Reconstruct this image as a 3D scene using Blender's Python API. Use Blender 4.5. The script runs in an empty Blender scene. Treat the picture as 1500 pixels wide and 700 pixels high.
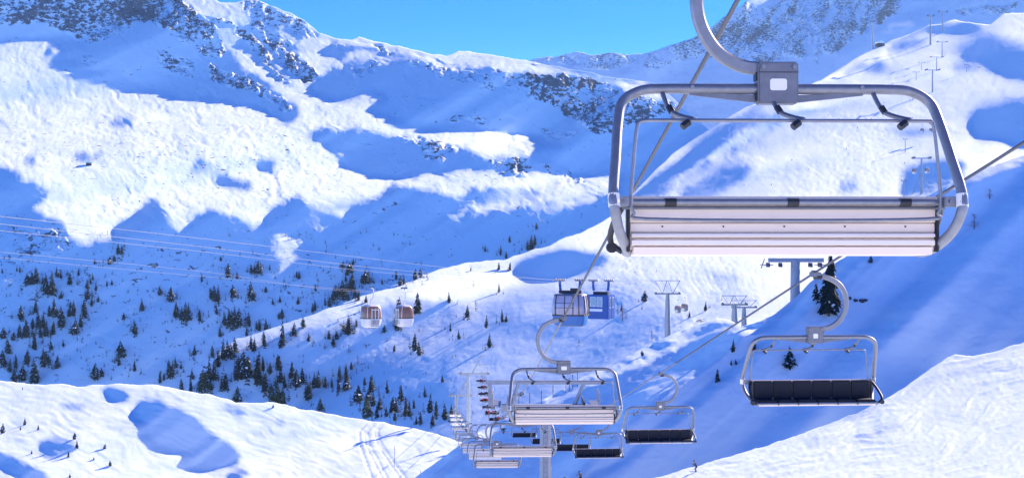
import bpy, bmesh, math, random
import numpy as np
from mathutils import Vector, Matrix

random.seed(7)
SC = bpy.context.scene
COL = SC.collection

# ------------------------------------------------------------------ camera, sky, sun, exposure
F, CX, CY = 2000.0, 750.0, 350.0          # focal length and principal point in pixels of a 1500 x 700 frame
cam_data = bpy.data.cameras.new('camera')
cam_data.sensor_width = 36.0
cam_data.lens = 36.0 * F / 1500.0
cam_data.clip_start = 0.1
cam_data.clip_end = 40000.0
cam = bpy.data.objects.new('camera', cam_data)
cam.rotation_euler = (math.radians(90), 0, 0)
COL.objects.link(cam)
SC.camera = cam

SUN_AZ = math.radians(48.0)               # to the right of the view direction
SUN_EL = math.radians(25.0)
world = bpy.data.worlds.new('World')
SC.world = world
world.use_nodes = True
wn = world.node_tree.nodes
wl = world.node_tree.links
bg = wn['Background']
sky = wn.new('ShaderNodeTexSky')
sky.sky_type = 'NISHITA'
sky.sun_disc = False
sky.sun_elevation = SUN_EL
sky.sun_rotation = SUN_AZ
sky.altitude = 2600.0
sky.air_density = 0.5
sky.dust_density = 0.0
sky.ozone_density = 3.0
hs = wn.new('ShaderNodeHueSaturation')
hs.inputs['Hue'].default_value = 0.5195
hs.inputs['Saturation'].default_value = 1.34
wl.new(sky.outputs[0], hs.inputs['Color'])
wl.new(hs.outputs[0], bg.inputs['Color'])
bg.inputs['Strength'].default_value = 0.15

sun_data = bpy.data.lights.new('sun', 'SUN')
sun_data.energy = 4.4
sun_data.angle = math.radians(0.55)
sun_data.color = (1.0, 0.82, 0.70)
sun = bpy.data.objects.new('sun', sun_data)
SUN_DIR = Vector((math.sin(SUN_AZ) * math.cos(SUN_EL), math.cos(SUN_AZ) * math.cos(SUN_EL), math.sin(SUN_EL)))
sun.rotation_euler = (-SUN_DIR).to_track_quat('-Z', 'Y').to_euler()
sun.location = (60, -40, 80)
COL.objects.link(sun)

SC.view_settings.view_transform = 'Standard'
SC.view_settings.look = 'None'
SC.view_settings.exposure = 1.5
SC.view_settings.gamma = 1.0
SC.cycles.max_bounces = 8
SC.cycles.diffuse_bounces = 6
SC.cycles.volume_bounces = 0
SC.cycles.use_denoising = True

# ------------------------------------------------------------------ materials
def new_mat(name):
    m = bpy.data.materials.new(name)
    m.use_nodes = True
    return m, m.node_tree.nodes, m.node_tree.links, m.node_tree.nodes['Principled BSDF']

def plain(name, col, rough=0.5, metal=0.0, var=0.0, scale=20.0, bump=0.0, detail=4.0):
    m, n, l, p = new_mat(name)
    p.inputs['Base Color'].default_value = (*col, 1)
    p.inputs['Roughness'].default_value = rough
    p.inputs['Metallic'].default_value = metal
    if var or bump:
        tc = n.new('ShaderNodeTexCoord')
        nz = n.new('ShaderNodeTexNoise')
        nz.inputs['Scale'].default_value = scale
        nz.inputs['Detail'].default_value = detail
        l.new(tc.outputs['Object'], nz.inputs['Vector'])
        if var:
            mx = n.new('ShaderNodeMix'); mx.data_type = 'RGBA'
            mx.inputs[6].default_value = (*[max(0, c * (1 - var)) for c in col], 1)
            mx.inputs[7].default_value = (*[min(1, c * (1 + var)) for c in col], 1)
            l.new(nz.outputs['Fac'], mx.inputs[0])
            l.new(mx.outputs[2], p.inputs['Base Color'])
        if bump:
            bp = n.new('ShaderNodeBump')
            bp.inputs['Strength'].default_value = bump
            bp.inputs['Distance'].default_value = 0.02
            l.new(nz.outputs['Fac'], bp.inputs['Height'])
            l.new(bp.outputs['Normal'], p.inputs['Normal'])
    return m

def snow_material(name, rock_scale=0.06, grain=0.3, bump_dist=1.0, bump_str=0.25):
    m, n, l, p = new_mat(name)
    tc = n.new('ShaderNodeTexCoord')
    at = n.new('ShaderNodeAttribute'); at.attribute_name = 'rock'
    mp = n.new('ShaderNodeMapping'); mp.inputs['Scale'].default_value = (1, 1, 1.9); mp.inputs['Rotation'].default_value = (0.2, 0.35, 0.4)
    l.new(tc.outputs['Object'], mp.inputs['Vector'])
    n1 = n.new('ShaderNodeTexNoise'); n1.inputs['Scale'].default_value = rock_scale
    n1.inputs['Detail'].default_value = 8; n1.inputs['Roughness'].default_value = 0.68; n1.inputs['Distortion'].default_value = 0.6
    l.new(mp.outputs[0], n1.inputs['Vector'])
    # rock shows where noise exceeds 1 - rock
    ad = n.new('ShaderNodeMath'); ad.operation = 'ADD'
    l.new(n1.outputs['Fac'], ad.inputs[0]); l.new(at.outputs['Fac'], ad.inputs[1])
    mr = n.new('ShaderNodeMapRange'); mr.inputs['From Min'].default_value = 0.99; mr.inputs['From Max'].default_value = 1.02
    l.new(ad.outputs[0], mr.inputs['Value'])
    n2 = n.new('ShaderNodeTexNoise'); n2.inputs['Scale'].default_value = rock_scale * 4
    n2.inputs['Detail'].default_value = 6
    l.new(tc.outputs['Object'], n2.inputs['Vector'])
    rk = n.new('ShaderNodeMix'); rk.data_type = 'RGBA'
    rk.inputs[6].default_value = (0.06, 0.075, 0.10, 1)
    rk.inputs[7].default_value = (0.23, 0.225, 0.23, 1)
    l.new(n2.outputs['Fac'], rk.inputs[0])
    n3 = n.new('ShaderNodeTexNoise'); n3.inputs['Scale'].default_value = grain
    n3.inputs['Detail'].default_value = 5; n3.inputs['Roughness'].default_value = 0.6
    l.new(tc.outputs['Object'], n3.inputs['Vector'])
    sn = n.new('ShaderNodeMix'); sn.data_type = 'RGBA'
    sn.inputs[6].default_value = (0.80, 0.92, 0.955, 1)
    sn.inputs[7].default_value = (0.85, 0.955, 0.97, 1)
    l.new(n3.outputs['Fac'], sn.inputs[0])
    mx = n.new('ShaderNodeMix'); mx.data_type = 'RGBA'
    l.new(mr.outputs[0], mx.inputs[0]); l.new(sn.outputs[2], mx.inputs[6]); l.new(rk.outputs[2], mx.inputs[7])
    l.new(mx.outputs[2], p.inputs['Base Color'])
    p.inputs['Roughness'].default_value = 0.75
    p.inputs['Specular IOR Level'].default_value = 0.25
    bp = n.new('ShaderNodeBump'); bp.inputs['Strength'].default_value = bump_str; bp.inputs['Distance'].default_value = bump_dist
    mb = n.new('ShaderNodeMath'); mb.operation = 'MULTIPLY_ADD'; mb.inputs[1].default_value = -1.0
    l.new(mr.outputs[0], mb.inputs[0]); l.new(n3.outputs['Fac'], mb.inputs[2])
    l.new(mb.outputs[0], bp.inputs['Height'])
    l.new(bp.outputs[0], p.inputs['Normal'])
    return m

# ------------------------------------------------------------------ numpy noise
def _hash(ix, iy, seed):
    h = (ix.astype(np.int64) * 374761393 + iy.astype(np.int64) * 668265263 + seed * 1442695041) & 0x7fffffff
    h = ((h ^ (h >> 13)) * 1274126177) & 0x7fffffff
    return ((h ^ (h >> 16)) & 0xffff) / 65535.0

def vnoise(x, y, seed=0):
    ix = np.floor(x); iy = np.floor(y)
    fx = x - ix; fy = y - iy
    fx = fx * fx * fx * (fx * (fx * 6 - 15) + 10); fy = fy * fy * fy * (fy * (fy * 6 - 15) + 10)
    a = _hash(ix, iy, seed); b = _hash(ix + 1, iy, seed); c = _hash(ix, iy + 1, seed); d = _hash(ix + 1, iy + 1, seed)
    return (a + (b - a) * fx + (c - a) * fy + (a - b - c + d) * fx * fy) * 2 - 1

def fbm(x, y, octs=5, seed=0, gain=0.5, lac=2.03):
    s = np.zeros_like(x); am = 1.0
    for o in range(octs):
        s += am * vnoise(x * 1.0 + 17.3 * o, y * 1.0 - 9.1 * o, seed + o)
        x, y = (x * 0.8 - y * 0.6) * lac, (x * 0.6 + y * 0.8) * lac
        am *= gain
    return s

# ------------------------------------------------------------------ polygons traced on the photograph
def in_poly(px, py, poly):
    inside = np.zeros(px.shape, bool)
    n = len(poly)
    for i in range(n):
        x1, y1 = poly[i]; x2, y2 = poly[(i + 1) % n]
        if y1 == y2: continue
        c = ((y1 > py) != (y2 > py)) & (px < (x2 - x1) * (py - y1) / (y2 - y1) + x1)
        inside ^= c
    return inside

def blur(a, n=1):
    for _ in range(n):
        p = np.pad(a, 1, mode='edge')
        a = (p[1:-1, :-2] + 2 * p[1:-1, 1:-1] + p[1:-1, 2:]) / 4
        p = np.pad(a, 1, mode='edge')
        a = (p[:-2, 1:-1] + 2 * p[1:-1, 1:-1] + p[2:, 1:-1]) / 4
    return a

# ------------------------------------------------------------------ terrain sheets
# A hillside is known by where it stands in front of the viewer (u = X/Y, e = Z/Y) and how far off it is
# (rho = ln Y).  The distance is found from how the slope must lie to the sun: faces turned from the sun
# rise towards it more steeply than the sun stands, lit faces less.
SX, SY, TAN = math.sin(SUN_AZ), math.cos(SUN_AZ), math.tan(SUN_EL)

def tps(pts, gx, gy):
    P = np.array([(p[0] / 500.0, p[1] / 250.0) for p in pts]); V = np.array([math.log(p[2]) for p in pts])
    n = len(P)
    d = np.linalg.norm(P[:, None] - P[None], axis=2)
    K = d + 0.0
    A = np.zeros((n + 3, n + 3)); A[:n, :n] = -K; A[:n, n] = 1; A[:n, n + 1:] = P; A[n, :n] = 1; A[n + 1:, :n] = P.T
    A[:n, :n] -= np.eye(n) * 0.002
    w = np.linalg.solve(A, np.concatenate([V, np.zeros(3)]))
    out = w[n] + w[n + 1] * gx / 500.0 + w[n + 2] * gy / 250.0
    for i in range(n):
        out = out - w[i] * np.sqrt((gx / 500.0 - P[i, 0]) ** 2 + (gy / 250.0 - P[i, 1]) ** 2)
    return out

class Sheet:
    def __init__(s, x0, x1, y0, y1, shade, default, anchors, h=4, mu=0.05, kap=0.06, delta=0.12, vis=None, soft=1, sh=0.13, wobble=3.5, vn=0.1, fringe=0.0, iters=(500, 260, 200)):
        s.x0, s.y0, s.h = x0, y0, h
        rho = None
        for lev, hh in enumerate((4 * h, 2 * h, h)):
            nx = int(round((x1 - x0) / hh)) + 1; ny = int(round((y1 - y0) / hh)) + 1
            gx, gy = np.meshgrid(x0 + hh * np.arange(nx), y0 + hh * np.arange(ny))
            cx, cy = np.meshgrid(x0 + hh * (np.arange(nx - 1) + .5), y0 + hh * (np.arange(ny - 1) + .5))
            rho0 = tps(anchors, gx, gy)
            # supersampled shade map
            v = np.full(cx.shape, float(default))
            ss = 2
            q = []
            for a in range(ss):
                for b in range(ss):
                    qx = cx + hh * ((a + .5) / ss - .5); qy = cy + hh * ((b + .5) / ss - .5)
                    wob = fbm(qx / 34, qy / 22, 5, 3, 0.6); wob2 = fbm(qx / 34, qy / 22, 5, 8, 0.6)
                    fr = fringe * fbm(qx / 10 + qy / 60, qy / 45, 4, 95, .65)
                    q.append((qx + wobble * wob + .5 * fr, qy + 0.75 * wobble * wob2 + fr))
            for ent in shade:
                m = sum(in_poly(qx, qy, ent[1]).astype(float) for qx, qy in q) / ss ** 2
                sf = ent[2] if len(ent) > 2 else 0
                if sf: m = blur(m, max(1, int(2 * (sf / hh) ** 2)))
                v = v * (1 - m) + ent[0] * m
            v = blur(v, soft)
            v = v + vn * fbm(cx / 46, cy / 30, 5, 77, 0.6)
            u = (cx - CX) / F; e = (CY - cy) / F
            W = np.ones(cx.shape) if vis is None else np.where(vis(cx, cy), 1.0, 0.12)
            sig_l = SY * e + delta; sig_s = TAN + sh
            sig = sig_l + v * (sig_s - sig_l)
            A = sig - SY * e; B = SX - SY * u
            best = np.clip(SY / A, 0.5, 11)
            if rho is None:
                rho = rho0.copy()
            else:
                rho = s._sample(rho, px0, ph, gx, gy)
            cc = W / best; Wb = np.zeros(cx.shape); bt = np.zeros(cx.shape)
            k2 = kap * F / hh / 3.0
            mu_h = mu * hh / h

            def grads(r):
                dx = (r[:, 1:] - r[:, :-1]); dy = (r[1:] - r[:-1])
                return F / hh * .5 * (dx[1:] + dx[:-1]), -F / hh * .5 * (dy[:, 1:] + dy[:, :-1])

            def gradsT(ga, gb):
                o = np.zeros((ny, nx)); q = F / hh * .5
                o[1:, 1:] += q * ga; o[:-1, 1:] += q * ga; o[1:, :-1] -= q * ga; o[:-1, :-1] -= q * ga
                o[1:, 1:] -= q * gb; o[1:, :-1] -= q * gb; o[:-1, 1:] += q * gb; o[:-1, :-1] += q * gb
                return o

            def Aop(r):
                a, b = grads(r)
                R = cc * cc * (A * b + B * a)
                o = gradsT(R * B, R * A + Wb * Wb * b)
                l1 = k2 * (r[:, 2:] - 2 * r[:, 1:-1] + r[:, :-2]); l2 = k2 * (r[2:] - 2 * r[1:-1] + r[:-2])
                o[:, 2:] += k2 * l1; o[:, :-2] += k2 * l1; o[:, 1:-1] -= 2 * k2 * l1
                o[2:] += k2 * l2; o[:-2] += k2 * l2; o[1:-1] -= 2 * k2 * l2
                return o + mu_h * mu_h * r

            for outer in range(3):
                rhs = gradsT(cc * cc * SY * B, cc * cc * SY * A + Wb * Wb * bt) + mu_h * mu_h * rho0
                r = rhs - Aop(rho); p = r.copy(); rs = (r * r).sum()
                for it in range(iters[lev]):
                    Ap = Aop(p); al = rs / max((p * Ap).sum(), 1e-30)
                    rho = rho + al * p; r = r - al * Ap; rn = (r * r).sum()
                    if rn < 1e-14: break
                    p = r + rn / rs * p; rs = rn
                a, b = grads(rho)
                lo = b < 0.5; hi = b > 12
                bt = np.where(lo, 0.8, np.where(hi, 11.0, bt)); Wb = np.where(lo | hi, 0.6, Wb * .7)
            px0, ph = (x0, y0), hh
        s.rho = blur(rho, 1)
        a, b = grads(s.rho)
        nl = (a * (SX * math.cos(SUN_EL) - u * SY * math.cos(SUN_EL)) + b * (math.sin(SUN_EL) - e * SY * math.cos(SUN_EL)) - SY * math.cos(SUN_EL)) / np.sqrt(a * a + b * b + (1 + u * a + e * b) ** 2)
        if DEBUG:
            wv = W > .5
            print('sheet', x0, 'Y', np.exp(s.rho.min()), np.exp(s.rho.max()), 'b<0', (b[wv] < 0).mean(), 'lit ok', (nl[(v < .3) & wv] > .05).mean(), nl[(v < .3) & wv].mean(), 'shade ok', (nl[(v > .9) & wv] < 0.02).mean(), nl[(v > .9) & wv].mean())

    @staticmethod
    def _sample(r, o, h, gx, gy):
        ny, nx = r.shape
        fx = np.clip((gx - o[0]) / h, 0, nx - 1.001); fy = np.clip((gy - o[1]) / h, 0, ny - 1.001)
        ix = fx.astype(int); iy = fy.astype(int); tx = fx - ix; ty = fy - iy
        return (r[iy, ix] * (1 - tx) + r[iy, ix + 1] * tx) * (1 - ty) + (r[iy + 1, ix] * (1 - tx) + r[iy + 1, ix + 1] * tx) * ty

    def smooth_sample(s, gx, gy):
        # quadratic B-spline like: average of bilinear samples
        o = 0
        for dx, dy in ((-.33, -.33), (.33, -.33), (-.33, .33), (.33, .33)):
            o = o + s._sample(s.rho, (s.x0, s.y0), s.h, gx + dx * s.h, gy + dy * s.h)
        return o / 4

    def build(s, name, label, mat, top, bot, xs, step, rock=(), rock_base=0.0, amp=0.0006, bumps=(), back=0.35, seed=1, streak=0.0, rough=0.0, flute=0.0, ridge=0.0, fine=0.0, gully=0.0):
        s.top, s.bot = top, bot
        tx = np.interp(xs, [p[0] for p in top], [p[1] for p in top])
        bx = np.interp(xs, [p[0] for p in bot], [p[1] for p in bot])
        tx = tx + 1.2 * fbm(xs / 17, xs * 0, 4, seed)
        nr = int((bx - tx).max() / step) + 2
        t = np.linspace(0, 1, nr)[:, None]
        py = tx[None] + t * (bx - tx)[None]
        px = np.broadcast_to(xs[None], py.shape)
        rho = s.smooth_sample(px, py)
        u = (px - CX) / F; e = (CY - py) / F
        Y = np.exp(rho); X = u * Y; Z = e * Y
        rk = np.full(py.shape, float(rock_base))
        wob = fbm(px / 30, py / 20, 4, 21); wob2 = fbm(px / 30, py / 20, 4, 31)
        for val, poly in rock:
            msk = in_poly(px + 7 * wob, py + 5 * wob2, poly)
            rk[msk] = np.maximum(rk[msk], val) if val > 0 else 0
        rk = blur(rk, 2)
        gul = fbm((px + .55 * py) / 11 + .8 * wob, (py - .55 * px) / 46, 4, seed + 61, .6)
        rk = rk + np.clip((rk - .37) * 8, 0, 1) * (0.075 * gul + 0.06 * fbm(px / 36, py / 24, 4, seed + 67))
        nx_, ny_ = px, py - rho * F * .12
        d = amp * fbm(nx_ / 52, ny_ / 34, 7, seed, 0.5)
        rg = 1 - np.abs(fbm(nx_ / 80 + 0.2 * wob, ny_ / 50, 6, seed + 3, 0.55)) * 1.6
        d = d + ridge * rg
        ga = 0.62 * nx_ + 0.78 * ny_; gc = 0.78 * nx_ - 0.62 * ny_
        d = d - gully * np.abs(fbm(gc / 34 + 0.5 * wob, ga / 150, 4, seed + 83, 0.5))
        wq2 = fbm(nx_ / 30, ny_ / 22, 3, seed + 71)
        d = d + fine * (1 - 2 * np.abs(fbm((nx_ + 7 * wq2) / 12 + ny_ / 30, (ny_ + 6 * wq2) / 24 - nx_ / 90, 5, seed + 73, 0.62)))
        if streak:
            d = d + streak * (1 - np.abs(fbm(nx_ / 60 + ny_ / 400, ny_ / 26, 4, seed + 5)))
        rr = np.clip((rk - 0.385) * 8, 0, 1)
        d = d + rr * rough * (1 - 2 * np.abs(fbm(nx_ / 22, ny_ / 22, 5, seed + 9, 0.55)))
        if flute:
            wq = fbm(nx_ / 70, ny_ / 50, 4, seed + 2)
            fl = fbm((nx_ + 26 * wq) / 10 + ny_ / 55, (ny_ + 18 * wq) / 24, 5, seed + 31, 0.6)
            d = d - flute * np.abs(fl)
        for f in bumps:
            d = d + f(px, py)
        fade = np.clip(t * (bx - tx)[None] / 6.0, 0.15, 1)
        Z = Z + d * Y * fade
        s.px, s.py, s.P = px, py, np.stack([X, Y, Z], -1)
        s.xs, s.tx, s.bx, s.nr = xs, tx, bx, nr
        # back slope behind the crest
        rows = []; rkb = []
        for k in (0.012, 0.04, 0.1, 0.22, 0.45)[::-1]:
            Yb = Y[0] * (1 + k)
            rows.append(np.stack([u[0] * Yb, Yb, Z[0] - back * k * Y[0] * (0.35 + min(1, k * 4))], -1)); rkb.append(rk[0] * .5)
        P = np.concatenate([np.stack(rows), s.P]); R = np.concatenate([np.stack(rkb), rk])
        me = grid_mesh(name, P)
        at = me.attributes.new('rock', 'FLOAT', 'POINT'); at.data.foreach_set('value', R.astype(np.float32).ravel())
        o = bpy.data.objects.new(name, me); COL.objects.link(o)
        me.materials.append(mat)
        o['kind'] = 'structure'; o['label'] = label
        s.obj = o
        return o

    def at(s, px, py):
        i = np.clip(np.searchsorted(s.xs, px) - 1, 0, len(s.xs) - 2)
        fx = (px - s.xs[i]) / (s.xs[i + 1] - s.xs[i])
        t0 = s.tx[i] + (s.tx[i + 1] - s.tx[i]) * fx; b0 = s.bx[i] + (s.bx[i + 1] - s.bx[i]) * fx
        fj = np.clip((py - t0) / (b0 - t0), 0, .9999) * (s.nr - 1)
        j = min(int(fj), s.nr - 2); fy = fj - j
        P = s.P
        q = (P[j, i] * (1 - fx) + P[j, i + 1] * fx) * (1 - fy) + (P[j + 1, i] * (1 - fx) + P[j + 1, i + 1] * fx) * fy
        return Vector(q)

def grid_mesh(name, P):
    nr, nc, _ = P.shape
    me = bpy.data.meshes.new(name)
    me.vertices.add(nr * nc)
    me.vertices.foreach_set('co', P.astype(np.float32).ravel())
    idx = np.arange(nr * nc).reshape(nr, nc)
    q = np.stack([idx[:-1, :-1], idx[1:, :-1], idx[1:, 1:], idx[:-1, 1:]], -1).reshape(-1, 4)
    nf = len(q)
    me.loops.add(nf * 4); me.polygons.add(nf)
    me.loops.foreach_set('vertex_index', q.astype(np.int32).ravel())
    me.polygons.foreach_set('loop_start', np.arange(0, nf * 4, 4, dtype=np.int32))
    me.polygons.foreach_set('use_smooth', np.ones(nf, bool))
    me.update(calc_edges=True)
    return me
DEBUG = False
# ------------------------------------------------------------------ the land
def columns(a, b, lo, hi, step):
    return np.concatenate([np.arange(a, lo, 8.0), np.arange(lo, hi, step), np.arange(hi, b + 1, 8.0)])

SNOW_FAR = snow_material('snow and rock far', 0.10, 0.05, 1.8, 0.28)
SNOW_MID = snow_material('snow on middle slopes', 0.08, 0.25, 0.7, 0.35)
SNOW_NEAR = snow_material('snow on near slopes', 0.5, 0.9, 0.12, 0.35)

# --- mountains behind the valley
M_SHADE = [
 (1.0, [(-400,60),(0,62),(30,57),(60,55),(95,56),(110,58),(125,62),(128,68),(112,78),(108,85),(112,97),(125,102),(145,106),(165,104),(185,116),(200,122),(225,131),(250,136),(270,144),(300,144),(330,144),(340,150),(353,155),(380,156),(395,165),(413,172),(430,180),(437,165),(434,158),(425,150),(410,140),(395,122),(375,112),(355,100),(340,82),(325,65),(320,45),(305,32),(285,18),(268,0),(240,-60),(200,-260),(-400,-260)]),
 (0.25, [(124,0),(140,8),(138,40),(130,60),(122,50),(127,20)]),
 (1.0, [(68,70),(80,66),(76,85),(70,98),(66,98),(70,84)]),
 (0.85, [(156,178),(170,171),(195,172),(197,180),(175,183),(157,183)]),
 (1.0, [(300,30),(325,38),(345,45),(380,85),(410,118),(430,128),(405,95),(380,60),(350,40),(325,28)]),
 (0.8, [(370,28),(400,45),(430,70),(455,105),(465,118),(445,122),(415,90),(390,60),(375,45)]),
 (0.7, [(340,5),(371,2),(410,17),(446,35),(466,50),(440,52),(420,45),(400,40),(380,25)]),
 (1.0, [(469,77),(489,64),(514,67),(540,73),(580,77),(606,80),(574,86),(554,84),(543,79),(534,77),(512,78),(509,86),(486,84)]),
 (1.0, [(451,124),(477,113),(489,104),(511,90),(549,87),(557,94),(577,89),(597,85),(620,84),(626,96),(646,110),(657,101),(677,97),(700,97),(743,103),(780,106),(829,111),(871,116),(894,120),(917,131),(937,137),(957,144),(1000,152),(1040,120),(1060,100),(1800,60),(1800,420),(890,345),(905,300),(920,250),(900,249),(883,251),(871,257),(851,257),(829,249),(810,240),(804,231),(806,223),(830,220),(826,214),(809,206),(786,199),(757,195),(743,194),(729,191),(700,185),(677,183),(657,186),(646,189),(620,185),(597,179),(574,170),(556,164),(548,160),(556,154),(572,144),(564,135),(540,133),(506,146),(486,147),(469,142),(457,135)]),
 (1.0, [(780,90),(830,104),(870,112),(895,117),(960,126),(1000,135),(1060,100),(1300,70),(1800,60),(1800,-260),(1140,-260),(1095,4),(1060,28),(1000,64),(960,74),(890,80),(846,80)]),
 (0.0, [(1098,2),(1110,-20),(1150,-20),(1130,4)]),
 (0.2, [(895,120),(930,118),(952,121),(957,126),(925,128),(945,138),(960,146),(930,140),(910,130)]),
 (0.97, [(449,196),(469,189),(494,191),(529,192),(554,195),(577,198),(597,201),(617,206),(646,212),(671,218),(700,222),(715,232),(720,245),(700,253),(680,249),(657,251),(640,253),(617,257),(606,266),(586,263),(560,256),(540,253),(514,244),(494,230),(483,219),(484,213),(466,206),(451,199)]),
 (0.1, [(492,217),(510,219),(525,224),(515,226),(495,222)]),
 (0.75, [(712,234),(740,230),(775,236),(778,256),(735,256)]),
 (1.0, [(400,150),(428,160),(436,172),(430,183),(420,182)]),
 (1.0, [(-400,235),(-100,250),(0,246),(25,252),(35,265),(45,262),(55,270),(70,275),(75,283),(65,295),(48,305),(55,315),(70,320),(90,325),(92,335),(105,350),(110,358),(130,355),(140,345),(155,348),(168,352),(172,340),(185,320),(200,305),(214,290),(225,291),(234,297),(250,330),(263,343),(280,326),(289,314),(308,306),(321,310),(337,316),(352,321),(371,336),(377,341),(393,327),(387,313),(415,294),(437,286),(447,291),(451,302),(465,311),(484,311),(497,319),(506,316),(519,302),(547,289),(575,273),(594,272),(612,279),(629,279),(657,286),(686,280),(714,277),(731,284),(745,286),(709,296),(686,303),(643,319),(700,310),(760,303),(786,307),(811,307),(837,299),(857,293),(900,283),(960,300),(960,620),(-400,620)]),
 (0.1, [(404,339),(431,349),(469,361),(472,368),(450,380),(421,396),(403,409),(398,404),(412,383),(396,361)]),
 (0.45, [(450,303),(457,312),(470,330),(480,340),(500,325),(497,335),(480,348),(465,336),(452,315)]),
 (0.4, [(640,322),(686,301),(709,294),(749,283),(790,293),(830,298),(800,303),(760,302),(720,300),(690,306)]),
 (0.6, [(5,400),(40,395),(62,402),(45,412),(10,412)]),
 (0.9, [(760,281),(785,281),(798,288),(790,293),(765,288)]),
 (0.95, [(320,258),(330,255),(345,262),(368,266),(368,284),(350,280),(322,272)]),
 (0.9, [(376,240),(385,232),(400,235),(406,245),(398,258),(385,252)]),
 (0.85, [(275,240),(290,235),(305,240),(295,252),(282,258)]),
 (0.8, [(105,228),(125,223),(160,228),(150,235),(110,234)]),
 (0.8, [(30,230),(45,225),(52,240),(40,245)]),
]
ROCK_M = [
 (0.505, [(-400,30),(0,38),(60,30),(90,40),(120,55),(150,58),(180,42),(220,30),(260,42),(300,60),(322,66),(318,45),(300,32),(268,0),(200,-260),(-400,-260)]),
 (0.475, [(255,48),(318,45),(325,65),(335,75),(325,88),(290,75),(270,60)]),
 (0.465, [(223,75),(290,95),(280,112),(260,105),(235,92)]),
 (0.475, [(295,92),(330,105),(370,113),(395,128),(425,150),(430,162),(410,160),(390,140),(350,130),(310,115)]),
 (0.430, [(122,78),(135,78),(152,88),(150,96),(135,96),(125,88)]),
 (0.475, [(300,28),(325,40),(345,45),(380,85),(410,120),(430,128),(405,95),(380,60),(350,38),(325,26)]),
 (0.485, [(370,28),(400,45),(430,70),(455,105),(467,118),(440,124),(415,92),(390,62),(375,45)]),
 (0.465, [(335,4),(371,-2),(410,15),(446,33),(468,50),(440,54),(420,47),(400,42),(380,25)]),
 (0.500, [(760,107),(830,111),(870,117),(897,122),(917,133),(907,196),(880,192),(850,180),(820,160),(800,150),(770,140)]),
 (0.500, [(850,115),(917,132),(907,196),(880,190),(860,165)]),
 (0.475, [(916,135),(960,148),(1000,155),(980,170),(930,185),(910,192)]),
 (0.420, [(720,100),(770,107),(790,150),(755,135)]),
 (0.440, [(780,184),(840,194),(830,204),(790,196)]),
 (0.475, [(655,165),(715,172),(715,182),(660,177)]),
 (0.450, [(508,107),(545,90),(557,95),(530,117)]),
 (0.425, [(600,90),(640,95),(680,100),(720,110),(740,130),(690,125),(640,115)]),
 (0.460, [(488,63),(508,66),(508,69),(490,67)]),
 (0.450, [(545,66),(580,72),(585,79),(560,77)]),
 (0.440, [(560,198),(620,200),(680,215),(690,225),(650,225),(610,212)]),
 (0.460, [(620,228),(660,230),(655,238),(625,236)]),
 (0.475, [(712,235),(740,232),(775,238),(778,257),(735,257)]),
 (0.450, [(790,240),(860,262),(862,270),(840,270),(800,255)]),
 (0.465, [(770,88),(830,78),(1000,60),(1060,22),(1066,60),(1010,85),(960,104),(900,98),(830,98)]),
 (0.490, [(1010,70),(1060,25),(1100,3),(1140,8),(1150,-260),(1500,-260),(1330,0),(1295,30),(1250,58),(1220,80),(1190,95),(1160,80),(1110,100),(1060,95)]),
 (0.450, [(1390,14),(1440,4),(1490,6),(1470,20),(1420,24)]),
 (0.430, [(0,340),(85,336),(100,368),(60,386),(0,382)]),
 (0.384, [(0,290),(100,330),(300,350),(640,420),(640,560),(0,560)]),
 (0.384, [(0,170),(420,180),(520,260),(420,290),(200,280),(0,240)]),
 (0.460, [(560,300),(577,290),(583,294),(566,306),(553,320),(545,326),(552,312)]),
]
M_TOP = [(-400,-240),(150,-200),(240,-80),(290,-20),(322,3),(345,3),(371,-1),(400,9),(429,21),(446,31),(468,50),(500,57),(514,59),(526,55),(557,63),(591,69),(626,79),(654,83),(671,76),(689,77),(720,81),(769,89),(814,97),(849,103),(877,110),(897,114),(925,117),(955,121),(975,135),(1000,158),(1030,182),(1060,205),(1120,260)]
M_BOT = [(-400,640),(300,640),(640,560),(800,450),(900,370),(1000,310),(1120,290)]
F_TOP = [(740,120),(769,92),(786,86),(826,81),(846,77),(866,81),(889,77),(914,80),(943,79),(963,73),(986,64),(1010,60),(1035,46),(1060,25),(1080,12),(1096,0),(1150,-40),(1250,-55),(1400,-60),(1800,-50)]
F_BOT = [(740,150),(900,170),(1000,230),(1100,220),(1300,130),(1500,110),(1800,100)]
F_ANCH = [(740,120,5000),(900,80,5600),(900,150,5000),(1000,70,5600),(1060,25,5400),(1000,200,4200),(1100,180,4200),(1100,60,5000),(1300,-80,5600),(1300,80,4600),(1600,-130,5600),(1500,60,4800),(1800,80,4800),(1800,-100,5600)]
F_SHADE = [(0.0, [(1090,8),(1110,-20),(1150,-30),(1135,6)]),(0.5,[(1290,40),(1330,10),(1400,20),(1340,45)])]

M_ANCH = [(-400,620,900),(0,560,1150),(300,560,1050),(600,430,1400),(0,330,1400),(300,300,1750),(500,320,1700),(0,150,1900),(200,150,2050),(0,-100,2250),(200,-100,2500),(300,30,2500),(371,0,3100),(440,170,2300),(450,110,2900),(600,75,3900),(720,85,3900),(760,270,2100),(870,260,2500),(620,190,2600),(720,190,2900),(880,130,3600),(560,300,1650),(800,320,1850),(890,290,2100),(1000,240,3000),(1100,280,3000),(-400,-200,2200)]
def m_vis(x, y):
    return y < np.interp(x, [p[0] for p in C_TOP], [p[1] for p in C_TOP]) + 8

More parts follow.
